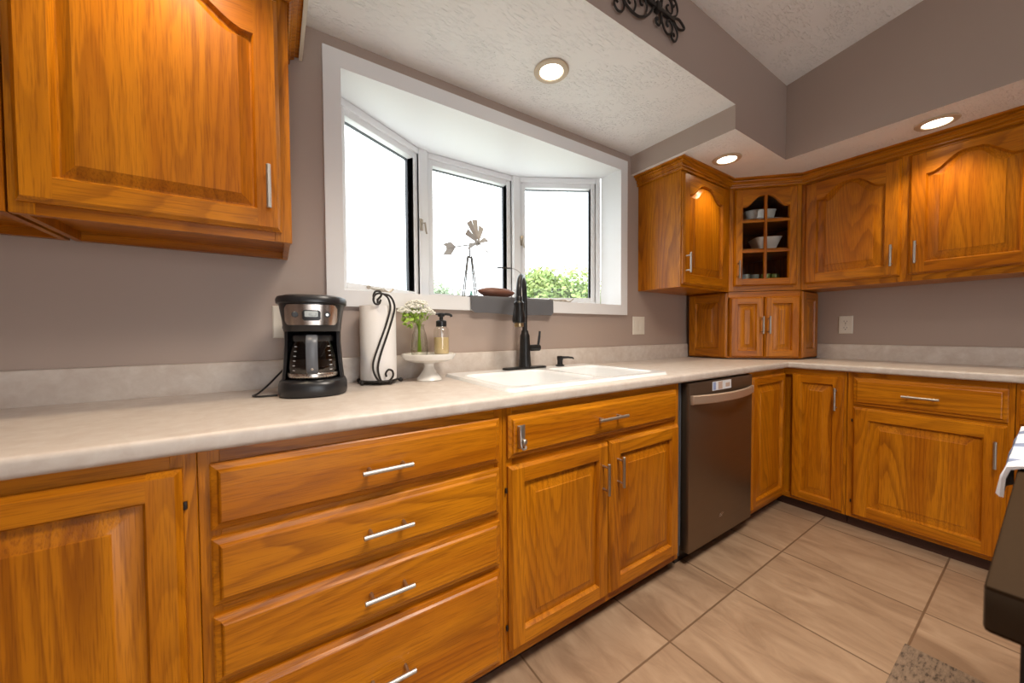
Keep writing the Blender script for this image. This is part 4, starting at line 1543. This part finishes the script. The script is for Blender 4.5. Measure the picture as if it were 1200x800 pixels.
# thin wire stand with a crossbar
c = thing('wire_stand', 'thin curved wire stand with a dark crossbar rising behind the faucet', 'wire stand', (1.075, 0.12, BZ0 + .001))
bm = B()
tube(bm, smooth_path([(0.005, 0, 0.004), (0.006, 0, .08), (0.002, 0, .135), (-0.02, 0, .165), (-0.055, 0, .184), (-0.09, 0, .187)]), .0022, 8)
obj('wire', bm, GALV, c)
bm = B(); tube(bm, [(-.172, 0, .1835), (-.078, 0, .1875)], .0038, 8)
obj('crossbar', bm, IRON, c)
bm = B(); lathe(bm, [(0.028, 0), (0.028, .004), (0.006, .006)], 20)
obj('foot', bm, IRON, c)
bm = B(); lathe(bm, [(0.022, 0), (0.025, .003), (0.024, .048), (0.026, .055), (0.023, .055), (0.021, .05), (0.02, .006)], 24)
tag(obj('votive_cup', bm, CERAMIC, None, (1.000, 0.06, BZ0 + .0085)), 'small white cup on the sill half hidden behind the faucet', 'cup')

# ------------------------------------------------------------------ outlets, switch plate, opener
def plate(name, label, loc, rz, w, h, kind):
    c = thing(name, label, 'outlet' if kind == 'socket' else 'switch plate', loc, rz)
    bm = B(); loft(bm, [[(x, y, z) for x, z in ((-w / 2 + a, -h / 2 + a), (w / 2 - a, -h / 2 + a), (w / 2 - a, h / 2 - a), (-w / 2 + a, h / 2 - a))] for a, y in ((0, -.0005), (0, -.003), (.004, -.006))])
    obj('cover_plate', bm, PLATE, c, smooth=0)
    if kind == 'socket':
        for zz in (-.021, .021):
            bm = B()
            tube(bm, [(0, -.0055, zz), (0, -.0075, zz)], .0165, 20)
            box(bm, -.008, -.006, -.0082, -.0074, zz - .003, zz + .007, 1); box(bm, .006, .008, -.0082, -.0074, zz - .003, zz + .006, 1)
            tube(bm, [(0, -.0074, zz - .010), (0, -.0081, zz - .010)], .003, 10, 1)
            obj('socket', bm, [PLATE, SLOT], c)
        bm = B(); tube(bm, [(0, -.0058, 0), (0, -.007, 0)], .003, 10)
        obj('screw', bm, STEEL, c)
    elif kind == 'switch':
        for xx in (-.023, .023):
            bm = B(); box(bm, xx - .0165, xx + .0165, -.0085, -.0055, -.033, .033, 0, .001)
            obj('rocker_switch', bm, PLATE, c)
    return c
plate('wall_outlet', 'ivory wall outlet on the right-hand wall above the backsplash', (XR, -0.764, 1.144), -PI / 2, .074, .120, 'socket')
plate('switch_plate', 'ivory double switch plate right of the window', (1.932, 0, 1.146), 0, .122, .120, 'switch')
plate('wall_outlet', 'white wall outlet half hidden behind the coffee maker', (-0.075, 0, 1.150), 0, .074, .116, 'socket')
c = thing('bottle_opener', 'narrow metal bottle opener screwed to the false drawer front', 'bottle opener', (0.536, -0.6255, 0.780))
bm = B()
box(bm, -.014, .014, -.003, 0.0, -.034, .036, 0, .001)
box(bm, -.014, -.009, -.016, -.002, -.034, .034, 0, .001)
obj('bracket', bm, NICKEL, c)
bm = B()
tube(bm, smooth_path([(-.0115, -.014, .02), (-.0115, -.016, -.018), (-.007, -.018, -.034), (.004, -.018, -.036), (.010, -.012, -.030)]), .0035, 8)
sphere(bm, (.009, -.008, -.018), .010, 0, 2, (1, .6, 1))
obj('hook', bm, NICKEL, c)

# ------------------------------------------------------------------ recessed lights
def downlight(label, x, y, z, power, tilt=(0, 0, -1), spot=115):
    c = thing('recessed_light', label, 'ceiling light', (x, y, z), 0, 'recessed ceiling lights')
    bm = B(); lathe(bm, [(0.050, -.001), (0.074, -.001), (0.076, -.004), (0.072, -.008), (0.054, -.010), (0.050, -.006)], 40, 0, (0, 0, 0), False, False)
    o = obj('trim_ring', bm, TRIMTAN, c)
    bm = B(); lathe(bm, [(0.0505, -.002), (0.0505, -.006), (0.03, -.0075), (0.005, -.008)], 40)
    obj('lens', bm, LENS, c)
    l = D.lights.new('downlight', 'SPOT')
    l.energy = power
    l.color = (1.0, 0.80, 0.55)
    l.spot_size = math.radians(spot)
    l.spot_blend = 0.8
    l.shadow_soft_size = 0.045
    lo = D.objects.new('downlight', l)
    COL.objects.link(lo)
    lo.parent = c
    lo.location = (0, 0, -0.03)
    lo.rotation_euler = Vector(tilt).to_track_quat('-Z', 'Y').to_euler()
TRIMTAN = plain('tan_trim_ring', (0.55, 0.44, 0.32), 0.45)
downlight('recessed light over the sink, in front of the bay window', 0.922, -0.315, ZC, 13, spot=150)
downlight('recessed light beside the crown of the narrow wall cabinet', 2.143, -0.455, ZS, 11)
downlight('recessed light above the two-door wall cabinet at right', 2.619, -1.205, ZS, 15)
downlight('recessed light above the left wall cabinet, out of the photo', -0.30, -0.52, ZC, 22)

# ------------------------------------------------------------------ wrought-iron wall scroll on the soffit face
c = thing('wall_scroll', 'black wrought-iron scroll ornament hung high on the soffit face', 'wall decor', (0, YF - .012, 2.395))
CXO = 0.86
SP = {
    'leaf': [(1.298, 0), (1.318, .016), (1.345, .018), (1.377, 0), (1.345, -.018), (1.318, -.016), (1.298, 0)],
    'end_curl': [(1.292, -.010), (1.318, -.028), (1.327, -.050), (1.319, -.073), (1.304, -.084), (1.287, -.076), (1.288, -.060), (1.300, -.055), (1.306, -.064)],
    'c_scroll': [(1.216, -.006), (1.221, -.040), (1.237, -.064), (1.258, -.073), (1.280, -.063), (1.290, -.043), (1.287, -.023), (1.270, -.014), (1.253, -.023), (1.252, -.037), (1.262, -.043)],
    'small_curl': [(1.212, -.008), (1.213, -.042), (1.202, -.064), (1.185, -.062), (1.179, -.048), (1.188, -.040), (1.195, -.047)],
    'big_arc': [(0.955, -.030), (0.988, -.070), (1.032, -.088), (1.083, -.086), (1.135, -.052), (1.172, -.004)],
    'arc_curl': [(1.115, -.065), (1.124, -.030), (1.105, -.008), (1.084, -.018), (1.086, -.036), (1.098, -.036)],
    'arc_curl_': [(1.045, -.086), (1.056, -.055), (1.042, -.030), (1.017, -.036), (1.013, -.058), (1.026, -.064)],
    'drop_curl': [(0.972, -.050), (0.992, -.085), (0.980, -.114), (0.957, -.122), (0.938, -.108), (0.943, -.090), (0.957, -.092)],
}
for nm, pts in SP.items():
    for mx_ in (0, 1):
        for mz in (1, -1):
            if nm == 'leaf' and mz < 0:
                continue
            bm = B()
            pp = [((2 * CXO - x) if mx_ else x, 0, z * mz) for x, z in pts]
            tube(bm, smooth_path(pp, 5), .0048 if nm in ('big_arc', 'leaf') else .0040, 7)
            obj(nm.rstrip('_'), bm, IRON, c)
bm = B(); box(bm, 2 * CXO - 1.30, 1.30, -.006, .006, -.008, .008, 0, .002)
obj('spine', bm, IRON, c)
bm = B()
for xx in (1.19, 2 * CXO - 1.19):
    box(bm, xx - .012, xx + .012, -.011, .010, -.018, .018, 0, .003)
obj('collar', bm, IRON, c)

# ------------------------------------------------------------------ dishes in the glass cabinet (local frame of the diagonal)
def dl(x, y):       # local -> room
    s = math.sqrt(.5)
    return (Q0[0] + s * (x + y), Q0[1] + s * (-x + y))
def dish(name, label, cat, x, y, z, bm, mat, rz=-PI / 4, group=None):
    px, py = dl(x, y)
    return tag(obj(name, bm, mat, None, (px, py, z), rz), label, cat, group)
Z3, Z2, Z1 = 1.8625, 1.6625, 1.4145
bm = B(); lathe(bm, [(0.07, 0), (0.11, .008), (0.115, .012), (0.11, .012), (0.07, .004), (0.01, .003)], 40)
dish('dinner_plate', 'white plate on the top shelf of the glass cabinet, under the deep dish', 'plate', 0.300, 0.165, Z3, bm, CERAMIC)
bm = B()
loft(bm, [sup(.070, .050, 0, p=3.2), sup(.088, .062, .012, p=3.2), sup(.098, .068, .060, p=3.2), sup(.102, .071, .062, p=3.2), sup(.100, .069, .066, p=3.2), sup(.090, .060, .058, p=3.2), sup(.075, .05, .016, p=3.2)], 0)
dish('serving_dish', 'deep white serving dish stacked on the plate in the glass cabinet', 'dish', 0.235, 0.140, Z3 + .0135, bm, CERAMIC)
bm = B()
loft(bm, [sup(.048, .048, 0, p=6), sup(.052, .052, .004, p=6), sup(.082, .082, .082, p=6), sup(.084, .084, .085, p=6), sup(.080, .080, .085, p=6), sup(.05, .05, .01, p=6)], 0)
dish('square_bowl', 'white flared square bowl on the middle shelf of the glass cabinet', 'bowl', 0.272, 0.130, Z2, bm, CERAMIC)
bm = B(); lathe(bm, [(0.03, 0), (0.05, .02), (0.066, .055), (0.064, .055), (0.048, .022), (0.01, .006)], 32)
dish('bowl', 'grey round bowl behind the white square bowl in the glass cabinet', 'bowl', 0.215, 0.330, Z2, bm, GREYB)
for x, y, mt, lb in ((0.14, .10, TEALGL, 'pale blue tumbler at the left of the bottom shelf in the glass cabinet'),
                     (0.205, .12, TEALGL, 'pale tumbler second from left on the bottom shelf of the glass cabinet'),
                     (0.272, .11, GREENGL, 'green tumbler third from left on the bottom shelf of the glass cabinet'),
                     (0.335, .12, GREENGL, 'green tumbler at the right of the bottom shelf in the glass cabinet')):
    bm = B(); lathe(bm, [(0.022, 0), (0.024, .003), (0.029, .085), (0.027, .085), (0.022, .008)], 24)
    dish('tumbler', lb, 'glass', x, y, Z1, bm, mt, group='tumblers on the bottom shelf')

# ------------------------------------------------------------------ island at the right edge, cloth, floor mat
c = thing('kitchen_island', 'dark counter-high island with grey edge and black base at the right edge', 'kitchen island', (0.40, -1.52, 0))
bm = B(); box(bm, 0, 1.05, -0.75, 0, 0.848, 0.890, 0, 0.004)
for f in bm.faces:
    f.material_index = 1 if abs(f.calc_center_median().z - .869) < .018 else 0
obj('top', bm, [ISLTOP, ISLEDGE], c)
bm = B(); box(bm, 0.05, 1.0, -0.72, -0.018, 0.09, 0.8475); box(bm, 0.07, .98, -0.70, -0.06, 0.001, 0.089)
obj('base', bm, BLACKP, c, smooth=0)
bm = B()
rows = []
nx = 24
for i in range(nx + 1):
    t = i / nx
    x = 0.845 + t * 0.42
    w1 = .006 * math.sin(t * 17) + .004 * math.sin(t * 41)
    pr = [(-1.68, .8935 + abs(w1)), (-1.58, .8975 + w1 * .5 + .004), (-1.525, .8955 + .004 * math.sin(t * 25)), (-1.5145, .890), (-1.5105 + w1 * .3, .875), (-1.509 + w1 * .6, .845 - .012 * t)]
    rows.append([(x, y, z) for y, z in pr])
top = [[bm.verts.new(p) for p in r] for r in rows]
bot = [[bm.verts.new((p[0], p[1] + (.004 if k > 2 else 0), p[2] + (.004 if k < 4 else 0))) for k, p in enumerate(r)] for r in rows]
for i in range(nx):
    for k in range(5):
        mi = 1 if (i % 8) in (2, 3) else 0
        bm.faces.new((top[i][k], top[i + 1][k], top[i + 1][k + 1], top[i][k + 1])).material_index = mi
        bm.faces.new((bot[i][k], bot[i][k + 1], bot[i + 1][k + 1], bot[i + 1][k])).material_index = mi
    for k in (0, 5):
        bm.faces.new((top[i][k], top[i + 1][k], bot[i + 1][k], bot[i][k]))
for i in (0, nx):
    for k in range(5):
        bm.faces.new((top[i][k], top[i][k + 1], bot[i][k + 1], bot[i][k]))
tag(obj('dish_towel', bm, [TOWELW, TOWELB], smooth=60), 'white and blue dish towel lying over the front edge of the island', 'towel')
bm = B(); box(bm, 0.75, 1.722, -1.85, -1.275, 0.0006, 0.009, 0, .003)
tag(obj('floor_mat', bm, MATW), 'grey-brown woven floor mat in front of the island', 'mat')

# ------------------------------------------------------------------ outside: ground paled to bounce light indoors, and trees
bm = B(); box(bm, -40, 90, 1.5, 120, -1.1, -1.0)
struct(obj('ground', bm, BOUNCEGR))
def tree(label, az, dist, el, width, mat, leaves, name='tree', conic=False, seed=1):
    rn = random.Random(seed)
    a = math.radians(az)
    x, y = -0.1064 + dist * math.sin(a), -1.5513 + dist * math.cos(a)
    ztop = 1.11 + dist * math.tan(math.radians(el))
    h = ztop + 1.0
    c = thing(name, label, 'tree', (x, y, -1.0), 0, 'trees beyond the window')
    bm = B(); tube(bm, smooth_path([(0, 0, 0), (.1, 0, h * .3), (0, .1, h * .7)]), [.16 * h / 6] * 13, 8)
    obj('trunk', bm, BARK, c)
    bm = B()
    blobs = []
    if not conic:
        for k in range(16):
            aa = rn.uniform(0, 2 * PI); rr = width * .5 * math.sqrt(rn.uniform(0, 1)) * .75
            zc_ = h * rn.uniform(.38, .84)
            sz = width * rn.uniform(.16, .28)
            blobs.append((rr * math.cos(aa), rr * math.sin(aa), min(zc_, h - sz * .9), sz))
        blobs.append((0, 0, h - width * .22, width * .22))
    for k in range(leaves):
        if conic:
            t = rn.random() ** .6
            rr = width * .5 * (t) * rn.uniform(.6, 1.0)
            aa = rn.uniform(0, 2 * PI)
            p = Vector((rr * math.cos(aa), rr * math.sin(aa), h * (1 - t * .92)))
            s = width * .08
        else:
            b = rn.choice(blobs)
            v = Vector((rn.gauss(0, 1), rn.gauss(0, 1), rn.gauss(0, 1))).normalized() * b[3] * rn.uniform(.65, 1.05)
            p = Vector(b[:3]) + v
            s = 0.085 * width / 4 * rn.uniform(.8, 1.7)
        d = Vector((rn.uniform(-1, 1), rn.uniform(-1, 1), rn.uniform(-1, 1))).normalized()
        q = d.orthogonal().normalized()
        bm.faces.new([bm.verts.new(p + e) for e in (d * s, q * s * .6, -d * s, -q * s * .6)])
    obj('crown', bm, mat, c, smooth=0)
tree('broad green tree filling the lower left of the right bay pane', 38.3, 18, 10.0, 4.6, TREEG, 9000, seed=3)
tree('lower green tree at the right of the right bay pane', 44.6, 27, 7.6, 5.0, TREEG, 7500, seed=4)
tree('tall pale tree at the left edge of the middle bay pane', 21.6, 26, 8.3, 4.0, TREEP, 5000, seed=5)
tree('low pale tree beside the windmill legs in the middle pane', 25.1, 34, 6.4, 3.0, TREEP, 3000, seed=6)
tree('small dark spruce between the windmill legs', 27.0, 30, 6.7, 1.7, TREED, 1500, conic=True, seed=7)
tree('far pale tree low in the left bay pane', 10.3, 40, 6.8, 6.0, TREEP, 3600, seed=8)
tree('pale far tree behind the faucet between middle and right panes', 33.0, 36, 6.0, 5.0, TREEP, 3000, seed=9)
